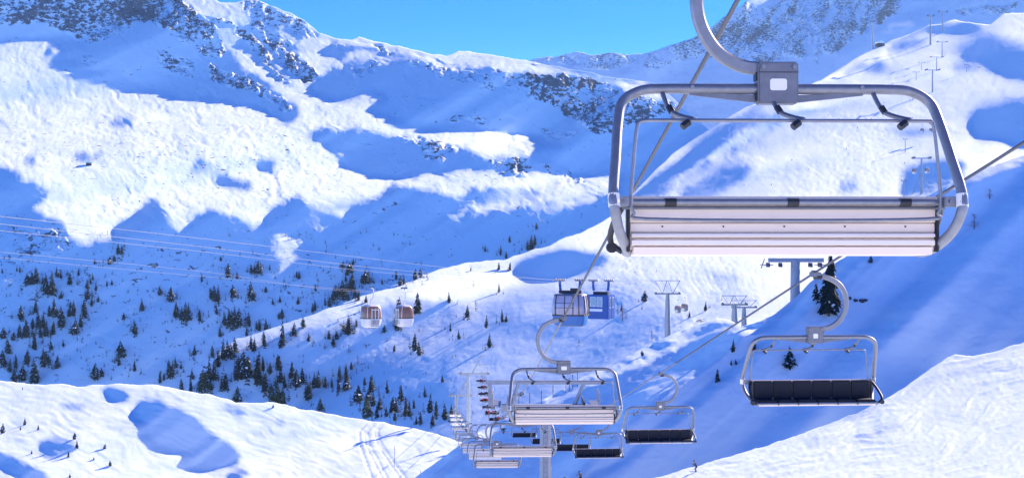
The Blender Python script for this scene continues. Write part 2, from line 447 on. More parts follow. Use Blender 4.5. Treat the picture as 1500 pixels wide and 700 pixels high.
# --- the hill in the middle and the pistes on the right
C_TOP = [(120,700),(200,640),(260,590),(300,545),(325,512),(345,496),(400,481),(450,463),(520,438),(560,425),(600,410),(637,396),(686,384),(714,382),(737,381),(751,376),(783,364),(806,359),(829,347),(849,341),(874,330),(900,314),(930,280),(960,248),(1000,213),(1050,183),(1068,170),(1096,156),(1150,142),(1210,112),(1250,88),(1300,62),(1340,48),(1360,38),(1400,30),(1430,34),(1450,36),(1470,22),(1500,18),(1800,0)]
C_BOT = [(120,720),(250,700),(660,690),(760,640),(850,600),(1000,530),(1100,520),(1200,470),(1350,360),(1500,300),(1800,240)]
C_SHADE = [
 (0.70, [(100,760),(345,500),(450,470),(600,425),(680,440),(760,425),(860,410),(960,400),(990,440),(1010,480),(900,560),(760,640),(640,720)],16),
 (0.85, [(300,560),(345,515),(420,500),(520,500),(640,560),(700,600),(640,660),(300,640)],18),
 (0.15, [(340,502),(400,486),(452,468),(520,443),(600,414),(600,422),(520,453),(455,475),(400,492),(350,506)]),
 (0.1, [(590,436),(610,415),(640,400),(690,388),(737,385),(750,392),(752,407),(700,424),(640,440)]),
 (1.0, [(751,386),(771,373),(800,366),(829,361),(857,364),(891,376),(889,386),(857,399),(829,406),(800,409),(771,406),(753,403)]),
 (0.35, [(900,400),(1000,395),(1100,400),(1120,470),(1010,480),(960,440)],16),
 (0.85, [(895,320),(930,285),(960,262),(990,225),(1050,192),(1075,178),(1100,164),(1180,152),(1130,192),(1090,217),(1040,242),(990,266),(960,290),(930,305)]),
 (0.75, [(1000,275),(1060,245),(1110,236),(1090,262),(1050,285),(1000,300)]),
 (0.0, [(905,266),(960,243),(1005,215),(1010,222),(960,255),(915,278)]),
 (0.0, [(1040,232),(1070,226),(1115,228),(1125,236),(1085,240),(1050,240)]),
 (0.85, [(1190,120),(1250,92),(1320,56),(1370,60),(1330,75),(1280,85),(1300,95),(1250,112),(1200,127),(1160,138),(1120,150)]),
 (0.05, [(1192,100),(1225,84),(1270,66),(1272,70),(1235,90),(1200,106)]),
 (0.05, [(1258,90),(1280,82),(1306,74),(1296,86),(1270,93)]),
 (0.05, [(1208,112),(1250,102),(1248,108),(1212,116)]),
 (0.88, [(1420,170),(1440,155),(1500,140),(1800,120),(1800,210),(1500,212),(1470,207),(1430,203),(1425,187)], 5),
 (0.95, [(1312,48),(1350,34),(1380,28),(1415,30),(1437,38),(1430,48),(1375,50),(1320,54)]),
 (0.78, [(1390,75),(1430,52),(1450,47),(1500,65),(1800,70),(1800,125),(1500,122),(1465,117),(1455,105),(1420,87)], 6),
 (0.7, [(1390,92),(1420,89),(1440,100),(1400,105)]),
 (0.85, [(1315,250),(1350,235),(1400,230),(1420,240),(1405,262),(1370,287),(1320,287)]),
 (0.6, [(1290,190),(1330,185),(1380,186),(1390,196),(1340,200)]),
 (0.7, [(1210,98),(1240,95),(1290,100),(1330,103),(1290,108),(1240,110)]),
 (0.0, [(1460,40),(1500,26),(1800,5),(1800,40),(1500,50),(1470,48)]),
 (0.6, [(1230,265),(1260,262),(1250,280),(1225,282)]),
 (0.5, [(1020,392),(1060,398),(1090,408),(1070,410),(1030,400)]),
]
C_ANCH = [(120,700,560),(300,600,650),(500,600,700),(660,640,600),(345,497,800),(450,463,900),(600,410,1050),(740,381,1150),(850,341,1400),(600,500,860),(760,500,820),(900,480,780),(1000,480,600),(1100,460,560),(1250,420,620),(1350,340,800),(1000,400,900),(1150,380,850),(900,314,1550),(1000,213,2300),(1100,156,2600),(1150,250,1700),(1300,62,3300),(1300,150,2200),(1300,250,1400),(1500,20,3600),(1500,130,2300),(1500,230,1500),(1800,0,3600),(1800,150,2000)]
ROCK_C = [
 (.47, [(1008,470),(1020,462),(1036,458),(1035,464),(1022,474),(1010,478)]),
 (.36, [(330,500),(520,450),(700,600),(350,620)]),
 (.44, [(1425,12),(1460,26),(1440,36),(1425,30)]),
 (.42, [(1395,85),(1440,90),(1440,102),(1405,104)]),
]
def c_vis(x, y):
    return (y < np.interp(x, [p[0] for p in R_TOP], [p[1] for p in R_TOP]) + 8) & (y < np.interp(x, [p[0] for p in L_TOP], [p[1] for p in L_TOP]) + 8)

# --- near hill, lower left
L_TOP = [(-300,552),(0,557),(25,561),(60,564),(90,562),(110,565),(125,566),(150,563),(175,561),(200,563),(230,563),(260,570),(300,576),(330,583),(345,590),(370,590),(400,589),(430,596),(480,606),(540,615),(600,625),(640,635),(657,641),(700,655),(800,690)]
L_BOT = [(-300,1000),(800,1000)]
L_SHADE = [
 (1.0, [(145,568),(152,565),(170,570),(191,582),(175,589),(168,590),(161,584)]),
 (1.0, [(194,608),(205,587),(231,585),(252,596),(275,608),(301,626),(315,640),(338,654),(350,666),(345,680),(315,688),(280,683),(273,678),(280,660),(252,659),(231,650),(217,631),(210,617)]),
 (0.9, [(-300,640),(-50,648),(20,668),(60,690),(75,715),(40,702),(0,685),(-50,675),(-300,670)]),
 (0.75, [(55,650),(75,640),(95,642),(112,650),(100,664),(70,672)]),
 (0.7, [(320,596),(338,592),(352,598),(365,606),(350,611)]),
 (0.8, [(335,690),(352,686),(365,694),(350,702),(330,700)]),
 (0.6, [(398,612),(412,613),(420,622),(410,624)]),
 (0.6, [(424,630),(432,630),(436,638),(428,638)]),
 (0.5, [(85,590),(125,592),(120,600),(90,598)]),
 (0.6, [(490,632),(508,631),(505,635),(492,636)]),
]
L_ANCH = [(-300,552,420),(0,557,420),(300,576,420),(657,641,400),(800,680,400),(-300,700,230),(0,700,230),(300,700,240),(600,700,270),(-300,1000,75),(300,1000,75),(800,1000,85)]

# --- near slope on the right, in shade
R_TOP = [(400,1000),(540,790),(600,706),(640,676),(668,655),(700,632),(740,612),(775,596),(850,555),(905,528),(940,511),(1000,483),(1030,472),(1050,465),(1068,468),(1085,477),(1105,474),(1130,462),(1150,448),(1165,436),(1185,415),(1210,395),(1240,375),(1300,325),(1345,292),(1420,257),(1460,241),(1500,227),(1620,185),(1800,150)]
R_BOT = [(400,1020),(600,1000),(800,940),(900,740),(1040,695),(1270,640),(1400,560),(1800,460)]
R_SHADE = [
 (0.76, [(925,548),(1010,505),(1105,528),(1090,600),(1000,645),(930,615)], 22),
 (0.78, [(1130,480),(1260,440),(1420,392),(1430,404),(1290,470),(1150,500)], 14),
 (0.8, [(1440,300),(1500,275),(1800,240),(1800,270),(1500,320),(1450,330)], 14),
 (0.0, [(690,630),(775,590),(850,549),(940,505),(1000,477),(1050,458),(1056,480),(1000,502),(940,529),(905,543),(850,571),(775,609),(700,640)]),
 (0.0, [(1050,458),(1068,466),(1085,476),(1105,472),(1130,460),(1165,434),(1155,456),(1130,478),(1105,490),(1085,492),(1070,488),(1056,480)]),
 (0.45, [(1380,280),(1420,256),(1500,224),(1800,150),(1800,158),(1500,236),(1430,266)]),
 (0.5, [(862,699),(885,688),(920,674),(923,678),(890,694),(868,704)]),
 (0.75, [(1180,500),(1260,478),(1330,482),(1380,500),(1330,494),(1250,488),(1195,505)]),
 (0.8, [(1240,390),(1330,378),(1500,372),(1500,380),(1330,386),(1250,398)]),
]
R_ANCH = [(400,1000,70),(600,706,175),(668,655,210),(775,596,240),(940,511,290),(1050,465,310),(1165,436,290),(1300,325,320),(1420,257,350),(1500,227,370),(1800,150,420),(800,700,165),(800,900,85),(1000,650,190),(1270,610,200),(1400,535,215),(1500,500,215),(1300,450,260),(1800,450,300),(1620,330,330),(1620,450,270)]

# --- nearest slope, bottom right, in the sun
N_TOP = [(600,1000),(760,830),(850,740),(900,721),(960,700),(1060,671),(1150,644),(1250,607),(1305,580),(1345,553),(1385,525),(1400,519),(1425,521),(1460,513),(1500,500),(1650,445),(1800,410)]
N_BOT = [(600,1010),(800,1000),(1800,1000)]
N_SHADE = [
 (0.55, [(1250,640),(1290,628),(1320,616),(1318,622),(1290,634),(1255,645)]),
 (0.5, [(1180,650),(1190,640),(1196,644),(1188,654)]),
 (0.5, [(1380,545),(1440,534),(1500,537),(1500,541),(1440,540),(1390,549)]),
 (0.4, [(1200,600),(1300,592),(1370,545),(1380,550),(1310,590),(1210,625)]),
]
N_ANCH = [(600,1000,70),(880,712,135),(1040,664,155),(1270,602,165),(1395,519,185),(1500,501,180),(1800,410,200),(1000,700,135),(1300,690,115),(1500,690,105),(1800,690,100),(1000,1000,60),(1800,1000,45)]

def pistes_relief(x, y):
    a = (x * 0.9 - y * 0.43); c = (x * 0.43 + y * 0.9)
    w = 20 * fbm(x / 160, y / 110, 3, 41)
    tr = np.abs(fbm((a + 0) / 130, (c + w) / 5, 3, 51))
    mg = fbm(x / 5.0, y / 3.2, 3, 61)
    zone = np.clip(1.2 * fbm(x / 90, y / 70, 3, 71) + 0.25, 0, 1) * np.clip((x - 820) / 80, 0, 1)
    box = np.exp(-((x - 1010) / 110) ** 2 - ((y - 412) / 38) ** 2)
    cur = np.abs(fbm((x * .55 + y * .83) / 60 + .4 * w / 20, (x * .83 - y * .55 + w) / 4.5, 2, 91))
    return -0.0001 * tr * np.clip((x - 700) / 150, 0.15, 1) - 0.00022 * box * np.clip(.35 - cur, 0, 1) / .35 + 0.00013 * mg * zone

def hill_relief(x, y):
    o = np.zeros_like(x)
    # two groomed tracks winding down the near hill, and wind ripples
    for off in (0, 9, 14, 26, 31):
        cx = np.interp(y, [600, 618, 632, 650, 670, 700, 760], [560, 540, 526, 527, 534, 545, 560]) + off * np.interp(y, [600, 650, 700], [.6, 1, 1.6])
        o = o - 0.0005 * np.exp(-((x - cx) / 1.3) ** 2) * (y > 612)
    w = 8 * fbm(x / 60, y / 40, 3, 13)
    o = o + 0.00016 * fbm((x + y * .4) / 26, (y - x * .3 + w) / 3.5, 4, 15)
    return o
def wind_relief(x, y):
    a = x * 0.93 - y * 0.37; c = x * 0.37 + y * 0.93
    w = 16 * fbm(x / 150, y / 90, 3, 17)
    o = -0.0011 * np.clip(np.abs(fbm(a / 150, (c + w) / 16, 5, 19, .55)), 0, .5)
    return o + 0.0001 * fbm(x / 6, y / 4, 3, 23)

far = Sheet(740, 1800, -200, 260, F_SHADE, 1.0, F_ANCH, h=4, mu=0.04, sh=0.05)
far.build('far_peaks', 'distant rocky peaks behind the pistes', SNOW_FAR, F_TOP, F_BOT, columns(740, 1800, 760, 1540, 1.8), 1.8, ROCK_M, rock_base=0.33, amp=0.0003, seed=4, rough=0.0018, ridge=0.0004)
mountain = Sheet(-400, 1120, -260, 640, M_SHADE, 0.0, M_ANCH, h=3, mu=0.03, vis=m_vis, wobble=3.0, fringe=4.0, vn=0.07, sh=0.045, kap=0.025, delta=0.115)
mountain.build('mountains', 'snow covered mountains with rocky ridges above the valley', SNOW_FAR, M_TOP, M_BOT, columns(-400, 1120, -60, 1100, 1.6), 1.6, ROCK_M, rock_base=0.35, amp=0.00015, seed=2, rough=0.0022, flute=0.00003, ridge=0.00022, fine=0.00005, gully=0.0004)
middle = Sheet(120, 1800, 0, 724, C_SHADE, 0.12, C_ANCH, h=4, mu=0.03, vis=c_vis, delta=0.1, sh=0.08, vn=0.085)
middle.build('pistes', 'rounded snow hill and sunlit pistes beyond the lift', SNOW_MID, C_TOP, C_BOT, columns(120, 1800, 240, 1560, 1.8), 1.8, ROCK_C, rock_base=0.26, amp=0.0001, seed=5, rough=0.0005, flute=0.00002, ridge=0.00016, fine=0.00003, gully=0.00012, bumps=(pistes_relief,))
left = Sheet(-300, 800, 540, 1000, L_SHADE, 0.08, L_ANCH, h=3, mu=0.03, kap=0.02, wobble=2.5, vis=lambda x, y: y < 720, delta=0.22, vn=0.05)
left.build('near_hill', 'smooth sunlit snow hill with hollows and small shrubs', SNOW_NEAR, L_TOP, L_BOT, columns(-300, 800, -60, 760, 2.0), 2.0, (), rock_base=0.2, amp=0.00025, seed=8, streak=0.0002, bumps=(hill_relief,))
right = Sheet(400, 1800, 140, 1020, R_SHADE, 1.0, R_ANCH, h=3, mu=0.02, kap=0.02, vn=0.06, delta=0.07, vis=lambda x, y: (y < np.interp(x, [p[0] for p in N_TOP], [p[1] for p in N_TOP]) + 8) & (x < 1530), sh=0.08)
right.build('shaded_slope', 'steep snow slope lying in blue shade beside the lift', SNOW_NEAR, R_TOP, R_BOT, columns(400, 1800, 560, 1560, 2.0), 2.0, (), rock_base=0.2, amp=0.0004, seed=11, streak=0.0004, ridge=0.0003)
near = Sheet(600, 1800, 400, 1000, N_SHADE, 0.1, N_ANCH, h=4, mu=0.03, vis=lambda x, y: y < 720, delta=0.25, vn=0.04)
near.build('near_slope', 'sunlit wind streaked snow slope', SNOW_NEAR, N_TOP, N_BOT, columns(600, 1800, 840, 1560, 2.0), 2.0, (), rock_base=0.2, amp=0.00012, seed=14, bumps=(wind_relief,))

# ground under and behind the viewer
gxs, gys = np.meshgrid(np.linspace(-160, 160, 90), np.linspace(110, -200, 80))
gz = -13.0 - 0.165 * np.clip(gys, -200, 110) + 0.5 * fbm(gxs / 25, gys / 25, 4, 3)
gme = grid_mesh('snow_ground', np.stack([gxs, gys, gz], -1))
go = bpy.data.objects.new('snow_ground', gme); COL.objects.link(go); gme.materials.append(SNOW_NEAR)
gat = gme.attributes.new('rock', 'FLOAT', 'POINT')
go['kind'] = 'structure'; go['label'] = 'snow covered ground below the lift'
# ------------------------------------------------------------------ building helpers
class MB:
    def __init__(s): s.v = []; s.f = []
    def add(s, vs, fs):
        n = len(s.v); s.v += [tuple(v) for v in vs]; s.f += [tuple(i + n for i in f) for f in fs]
        return s
    def box(s, c, d, rot=None):
        c = Vector(c); h = Vector(d) / 2
        vs = [Vector((x * h.x, y * h.y, z * h.z)) for z in (-1, 1) for y in (-1, 1) for x in (-1, 1)]
        if rot is not None: vs = [rot @ v for v in vs]
        return s.add([c + v for v in vs], [(0, 2, 3, 1), (4, 5, 7, 6), (0, 1, 5, 4), (2, 6, 7, 3), (0, 4, 6, 2), (1, 3, 7, 5)])
    def tube(s, path, r, n=8, closed=False, sect=None):
        P = [Vector(p) for p in path]; m = len(P)
        rs = r if isinstance(r, (list, tuple)) else [r] * m
        up = None; rings = []
        for i in range(m):
            if closed: t = P[(i + 1) % m] - P[i - 1]
            else: t = P[min(i + 1, m - 1)] - P[max(i - 1, 0)]
            t.normalize()
            if up is None:
                up = Vector((0, 1, 0)) if abs(t.y) < .9 else Vector((1, 0, 0))
            a = (up - t * up.dot(t)).normalized(); b = t.cross(a); up = a
            if sect: rings.append([P[i] + a * q[0] + b * q[1] for q in sect])
            else: rings.append([P[i] + (a * math.cos(2 * math.pi * k / n) + b * math.sin(2 * math.pi * k / n)) * rs[i] for k in range(n)])
        k = len(rings[0]); fs = []
        for i in range(m if closed else m - 1):
            o = i * k; o2 = ((i + 1) % m) * k
            for j in range(k): fs.append((o + j, o + (j + 1) % k, o2 + (j + 1) % k, o2 + j))
        if not closed: fs += [tuple(range(k))[::-1], tuple((m - 1) * k + j for j in range(k))]
        return s.add([v for r_ in rings for v in r_], fs)
    def prism(s, pts, axis, a, b):
        # outline extruded along an axis from a to b
        def mk(p, q): return {'x': (q, p[0], p[1]), 'y': (p[0], q, p[1]), 'z': (p[0], p[1], q)}[axis]
        n = len(pts)
        return s.add([mk(p, a) for p in pts] + [mk(p, b) for p in pts], [tuple(range(n))[::-1], tuple(range(n, 2 * n))] + [(i, (i + 1) % n, n + (i + 1) % n, n + i) for i in range(n)])
    def loft(s, rings, cap=True):
        k = len(rings[0]); fs = []
        for i in range(len(rings) - 1):
            for j in range(k): fs.append((i * k + j, i * k + (j + 1) % k, (i + 1) * k + (j + 1) % k, (i + 1) * k + j))
        if cap: fs += [tuple(range(k))[::-1], tuple((len(rings) - 1) * k + j for j in range(k))]
        return s.add([v for r_ in rings for v in r_], fs)
    def mesh(s, name, mat, smooth=35, bevel=0):
        me = bpy.data.meshes.new(name)
        me.from_pydata(s.v, [], s.f)
        bm = bmesh.new(); bm.from_mesh(me)
        if bevel:
            es = [e for e in bm.edges if len(e.link_faces) == 2 and e.calc_face_angle(0) > .6]
            bmesh.ops.bevel(bm, geom=es, offset=bevel, segments=2, affect='EDGES', clamp_overlap=True)
        bmesh.ops.recalc_face_normals(bm, faces=bm.faces)
        for e in bm.edges:
            e.smooth = not (len(e.link_faces) == 2 and e.calc_face_angle(0) > math.radians(smooth))
        for f in bm.faces: f.smooth = True
        bm.to_mesh(me); bm.free()
        me.materials.append(mat)
        return me
    def build(s, name, mat, parent=None, smooth=35, bevel=0):
        o = bpy.data.objects.new(name, s.mesh(name, mat, smooth, bevel)); COL.objects.link(o)
        if parent: o.parent = parent
        return o

def tag(o, label, cat, group=None):
    o['label'] = label; o['category'] = cat
    if group: o['group'] = group
    return o

def empty(name, loc=(0, 0, 0), rz=0.0):
    o = bpy.data.objects.new(name, None); COL.objects.link(o)
    o.empty_display_size = 0.3
    o.location = loc; o.rotation_euler = (0, 0, rz)
    return o

def copy_tree(o, parent=None):
    c = o.copy(); COL.objects.link(c)
    if parent: c.parent = parent
    for ch in list(o.children): copy_tree(ch, c)
    return c

def smooth_path(pts, n=5):
    P = [Vector(p) for p in pts]; out = []
    for i in range(len(P) - 1):
        p0 = P[max(i - 1, 0)]; p1 = P[i]; p2 = P[i + 1]; p3 = P[min(i + 2, len(P) - 1)]
        for k in range(n):
            t = k / n
            out.append(.5 * ((2 * p1) + (p2 - p0) * t + (2 * p0 - 5 * p1 + 4 * p2 - p3) * t * t + (3 * p1 - p0 - 3 * p2 + p3) * t ** 3))
    return out + [P[-1]]

def ring(rx, ry, z, n=24, p=4.0, cx=0, cy=0):
    # a rounded rectangle (superellipse)
    o = []
    for k in range(n):
        a = 2 * math.pi * (k + .5) / n; c, s_ = math.cos(a), math.sin(a)
        o.append((cx + rx * math.copysign(abs(c) ** (2 / p), c), cy + ry * math.copysign(abs(s_) ** (2 / p), s_), z))
    return o

def wpt(px, py, Y):
    return Vector(((px - CX) / F * Y, Y, (CY - py) / F * Y))

STEEL = plain('galvanised steel', (0.25, 0.26, 0.285), 0.48, 0.55, 0.25, 14, 0.05)
STEEL_D = plain('weathered steel plate', (0.19, 0.20, 0.225), 0.5, 0.55, 0.3, 9, 0.05)
TOWER = plain('tower paint grey', (0.33, 0.36, 0.40), 0.6, 0.3, 0.15, 2)
BLACK = plain('black rubber', (0.018, 0.02, 0.026), 0.55, 0.0, 0.3, 30)
PAD = plain('black seat vinyl', (0.008, 0.011, 0.02), 0.75, 0.0, 0.35, 25, 0.15)
CREAM = plain('cream plastic shell', (0.86, 0.71, 0.57), 0.5, 0.0, 0.05, 6, 0.03)
WHITE = plain('white plastic', (0.88, 0.83, 0.76), 0.45, 0.0, 0.04, 8)
PALE = plain('pale cream plastic', (0.87, 0.77, 0.66), 0.5, 0.0, 0.05, 5)
ROPE = plain('steel rope', (0.11, 0.11, 0.12), 0.5, 0.5, 0.4, 60)
ROPE_F = plain('far steel rope', (0.20, 0.21, 0.24), 0.7, 0.2)

# ------------------------------------------------------------------ the six-seat chair
def make_chair():
    root = empty('chairlift_chair')
    # hanger: a curved box section from the clamp plate up to the rope
    hp = smooth_path([(-0.12, 0, 0.20), (-0.36, 0, 0.23), (-0.60, 0, 0.38), (-0.76, 0, 0.66), (-0.78, 0, 0.98), (-0.64, 0, 1.26), (-0.40, 0, 1.42), (-0.12, 0, 1.50)], 6)
    c = 0.018
    sec = [(-.05 + c, -.062), (.05 - c, -.062), (.05, -.062 + c), (.05, .062 - c), (.05 - c, .062), (-.05 + c, .062), (-.05, .062 - c), (-.05, -.062 + c)]
    hg = MB().tube(hp, 0, sect=sec).build('hanger_arm', STEEL, root, 25)
    g = MB().box((-0.02, 0, 1.53), (.20, .34, .12)).box((0.0, 0.0, 1.60), (.11, .22, .06))
    g.tube([(-.05, -.20, 1.52), (-.05, -.34, 1.50), (-.05, -.42, 1.53)], .025, 6)
    gr = g.build('rope_grip', STEEL_D, root, 30, .012)
    for y in (-.12, .12): MB().tube([(-.14, y, 1.47), (-.02, y, 1.47)], .06, 12).build('grip_wheel', BLACK, gr)
    # clamp plate
    pl = MB().box((0, 0, 0.055), (.40, .20, .41)).build('clamp_plate', STEEL_D, root, 30, .018)
    MB().box((0, -.103, 0.155), (.398, .006, .006)).build('seam', BLACK, pl)
    for x in (-.15, .155):
        MB().tube([(x, -.095, .205), (x, -.13, .205)], .024, 6).build('bolt', STEEL, pl)
        MB().tube([(x, .095, .205), (x, .13, .205)], .024, 6).build('bolt', STEEL, pl)
    n = 6; st = []
    for cx_, cz_, a0 in ((.058, .032, 0), (-.058, .032, 90), (-.058, -.032, 180), (.058, -.032, 270)):
        for k in range(n): a = math.radians(a0 + 90 * k / (n - 1)); st.append((cx_ + .025 * math.cos(a), .035 + cz_ + .025 * math.sin(a)))
    MB().prism(st, 'y', -.104, -.100).build('sticker', WHITE, pl)
    MB().prism([(x * .7, z) for x, z in st], 'y', .100, .104).build('sticker', WHITE, pl)
    for z in (-.08, .12): MB().box((-.205, 0, z), (.02, .12, .08)).build('rubber_stop', BLACK, pl)
    # frame
    fr = MB()
    tb = MB().tube([(-.95, 0, 0), (.95, 0, 0)], .052, 14).build('top_bar', STEEL, root)
    for s_ in (-1, 1):
        pth = smooth_path([(s_ * .70, 0, 0), (s_ * 1.10, 0, 0), (s_ * 1.34, 0, -.02), (s_ * 1.52, -.03, -.13), (s_ * 1.58, -.14, -.34), (s_ * 1.625, -.34, -.70), (s_ * 1.665, -.50, -1.02), (s_ * 1.655, -.54, -1.20), (s_ * 1.60, -.44, -1.40), (s_ * 1.52, -.24, -1.54), (s_ * 1.47, -.02, -1.60), (s_ * 1.46, .22, -1.60)], 5)
        sf = MB().tube(pth, .05, 14).build('side_frame', STEEL, root)
        MB().tube([(s_ * 1.664, -.507, -1.05), (s_ * 1.660, -.538, -1.17)], .057, 14).build('sleeve', WHITE, sf)
        gs = [(s_ * .20, -.06), (s_ * .20, -.135), (s_ * .86, -.062), (s_ * .86, -.035)]
        MB().prism(gs, 'y', -.02, .02).build('gusset', STEEL_D, root)
        MB().tube([(s_ * .84, -.045, .012), (s_ * .84, -.066, .012)], .022, 6).build('bolt', STEEL, sf)
        br = MB().box((s_ * 1.58, -.42, -1.12), (.14, .16, .10)).build('hinge_bracket', STEEL, root, 30, .01)
        MB().tube([(s_ * 1.56, -.49, -1.12), (s_ * 1.56, -.53, -1.12)], .02, 6).build('bolt', STEEL_D, br)
        # armrest: a dark loop at the seat end
        ar = smooth_path([(s_ * 1.50, -.30, -1.10), (s_ * 1.57, -.18, -1.20), (s_ * 1.62, .12, -1.40), (s_ * 1.60, .24, -1.52), (s_ * 1.50, .20, -1.60)], 4)
        a_ = MB().tube(ar, .032, 8).build('armrest', BLACK, root)
        MB().tube([(s_ * 1.60, .20, -1.56), (s_ * 1.60, .30, -1.56)], .055, 10).build('rubber_end', BLACK, a_)
        MB().box((s_ * 1.50, -.26, -1.34), (.03, .12, .52)).build('end_plate', BLACK, root, 30, .008)
    # back shell, seen from behind: slats with shadow gaps
    MB().box((0, -.2585, -1.33), (2.96, .006, .50)).build('backing_sheet', CREAM, root)
    MB().box((0, -.30, -1.083), (2.99, .05, .036)).build('slat', CREAM, root, 30, .008)
    MB().box((0, -.275, -1.215), (2.98, .035, .20)).build('back_panel', CREAM, root, 30, .006)
    MB().box((0, -.275, -1.365), (2.96, .035, .085)).build('back_panel', CREAM, root, 30, .006)
    for x in [-1.17 + .59 * k for k in range(5)]:
        MB().tube([(x, -.292, -1.355), (x, -.300, -1.355)], .009, 6).build('rivet', BLACK, root)
    MB().prism([(-.29, -1.412), (-.33, -1.425), (-.335, -1.45), (-.29, -1.462)], 'x', -1.47, 1.47).build('slat', PALE, root, 40)
    MB().prism([(-.285, -1.472), (-.325, -1.49), (-.325, -1.53), (-.285, -1.541)], 'x', -1.47, 1.47).build('slat', PALE, root, 40)
    MB().prism([(-.27, -1.549), (-.315, -1.553), (-.30, -1.625), (.24, -1.645), (.25, -1.615), (-.25, -1.585)], 'x', -1.45, 1.45).build('seat_shell', CREAM, root, 40)
    # rails behind the back
    rl = MB().tube([(-1.50, -.355, -1.122), (1.50, -.355, -1.122)], .032, 12).build('back_rail', STEEL, root)
    for x in (-1.10, .08, 1.17): MB().tube([(x - .055, -.355, -1.122), (x + .055, -.355, -1.122)], .038, 12).build('rubber_sleeve', BLACK, rl)
    MB().tube([(-1.56, -.33, -1.176), (1.56, -.33, -1.176)], .016, 8).build('thin_rail', STEEL_D, root)
    # front pads
    for k in range(6):
        x0 = -1.47 + .49 * k
        MB().box((x0 + .245, -.225, -1.30), (.478, .06, .44)).build('back_pad', PAD, root, 30, .022)
        MB().box((x0 + .245, .02, -1.545), (.478, .50, .075)).build('seat_pad', PAD, root, 30, .025)
    fe = MB().tube([(-1.50, .285, -1.585), (1.50, .285, -1.585)], .03, 10).build('front_rail', STEEL, root)
    for k in range(1, 6): MB().box((-1.47 + .49 * k, .286, -1.585), (.03, .066, .066)).build('clip', BLACK, fe)
    # raised safety bar with footrests
    loop = smooth_path([(-1.30, -.40, -.345), (-1.40, -.40, -.36), (-1.435, -.41, -.44), (-1.47, -.42, -.80), (-1.49, -.43, -1.10), (-1.46, -.43, -1.23), (-1.35, -.43, -1.285), (0, -.43, -1.30), (1.35, -.43, -1.285), (1.46, -.43, -1.23), (1.49, -.43, -1.10), (1.47, -.42, -.80), (1.435, -.41, -.44), (1.40, -.40, -.36), (1.30, -.40, -.345), (0, -.40, -.345)], 4)
    sb = MB().tube(loop[:-1], .0175, 8, True).build('safety_bar', STEEL, root)
    for x in (-1.03, .03, 1.06):
        ft = MB().tube(smooth_path([(x - .10, -.02, -.045), (x - .07, -.10, -.16), (x - .03, -.18, -.245), (x + .05, -.30, -.30), (x + .15, -.40, -.335)], 4), .024, 8).build('footrest_arm', STEEL_D, root)
        MB().tube([(x - .055, -.14, -.19), (x - .03, -.18, -.245)], .034, 8).build('rubber_sleeve', BLACK, ft)
        MB().tube([(x + .10, -.41, -.36), (x + .03, -.43, -.41)], .036, 8).build('footrest', BLACK, ft)
    return root

def make_far_chair():
    root = empty('chairlift_chair')
    hp = smooth_path([(-0.12, 0, 0.20), (-0.60, 0, 0.38), (-0.78, 0, 0.90), (-0.45, 0, 1.40), (-0.05, 0, 1.52)], 4)
    MB().tube(hp, .065, 6).build('hanger_arm', STEEL, root)
    MB().box((0, 0, .055), (.4, .2, .41)).build('clamp_plate', STEEL_D, root)
    MB().box((0, 0, 1.53), (.2, .5, .12)).build('rope_grip', STEEL_D, root)
    pth = [(-1.46, .22, -1.60), (-1.55, -.2, -1.52), (-1.66, -.52, -1.15), (-1.60, -.08, -.34), (-1.45, 0, -.06), (-1.2, 0, 0), (1.2, 0, 0), (1.45, 0, -.06), (1.60, -.08, -.34), (1.66, -.52, -1.15), (1.55, -.2, -1.52), (1.46, .22, -1.60)]
    MB().tube(pth, .05, 6).build('frame', STEEL, root)
    MB().tube([(-1.40, -.40, -.345), (-1.49, -.43, -1.12), (-1.35, -.43, -1.29), (1.35, -.43, -1.29), (1.49, -.43, -1.12), (1.40, -.40, -.345)], .018, 5, True).build('safety_bar', STEEL, root)
    MB().box((0, -.28, -1.26), (2.98, .04, .34)).build('back_panel', CREAM, root)
    MB().box((0, -.28, -1.53), (2.94, .05, .17)).build('seat_shell', WHITE, root)
    MB().box((0, -.23, -1.30), (2.94, .06, .44)).build('back_pad', PAD, root)
    MB().box((0, .02, -1.55), (2.94, .50, .08)).build('seat_pad', PAD, root)
    MB().tube([(-1.5, .285, -1.585), (1.5, .285, -1.585)], .03, 6).build('front_rail', STEEL, root)
    return root

Z1 = 13.46
L_BOX = [(675 + 462 / z, 739 - 617 / z, z) for z in (1.0, 3.06, 5.13)] + [(728, 649, 7.2), (711, 645, 9.3), (698, 641, 11.4), (690, 636, 13.5), (683, 630, 15.6), (678, 624, 17.7), (674, 617, 19.8), (671, 611, 21.9), (669, 605, 24.0), (667, 600, 26.1)]
R_BOX = [(1193, 490, 2.48), (967, 594, 4.68)] + [(877, 633, 6.85), (838, 632, 8.95), (800, 627, 11.05), (768, 621, 13.15), (750, 616, 15.25), (737, 610, 17.4), (728, 603, 19.5), (721, 595, 21.6), (716, 587, 23.7), (712, 578, 25.8), (709, 569, 27.9), (707, 560, 30.0), (705, 551, 32.1)]
DH = 1.55
L_GRP, R_GRP = 'empty chairs on the outgoing rope', 'empty chairs on the incoming rope'
L_LAB = 'small far empty lift chair with cream back in the crowded outgoing row'
R_LAB = 'small empty lift chair with black seats in the incoming row behind the tower'
chair = make_chair(); far_chair = make_far_chair()
first = {'n': True, 'f': True}
def place_chair(px, py, z, rz, label, group):
    k = 'n' if z < 8 else 'f'
    src = chair if k == 'n' else far_chair
    o = src if first[k] else copy_tree(src)
    first[k] = False
    o.location = wpt(px, py, z * Z1) - Vector((0, 0, .06)); o.rotation_euler = (0, 0, rz)
    tag(o, label, 'lift chair', group)
    return o
HEAD = math.radians(2.0)
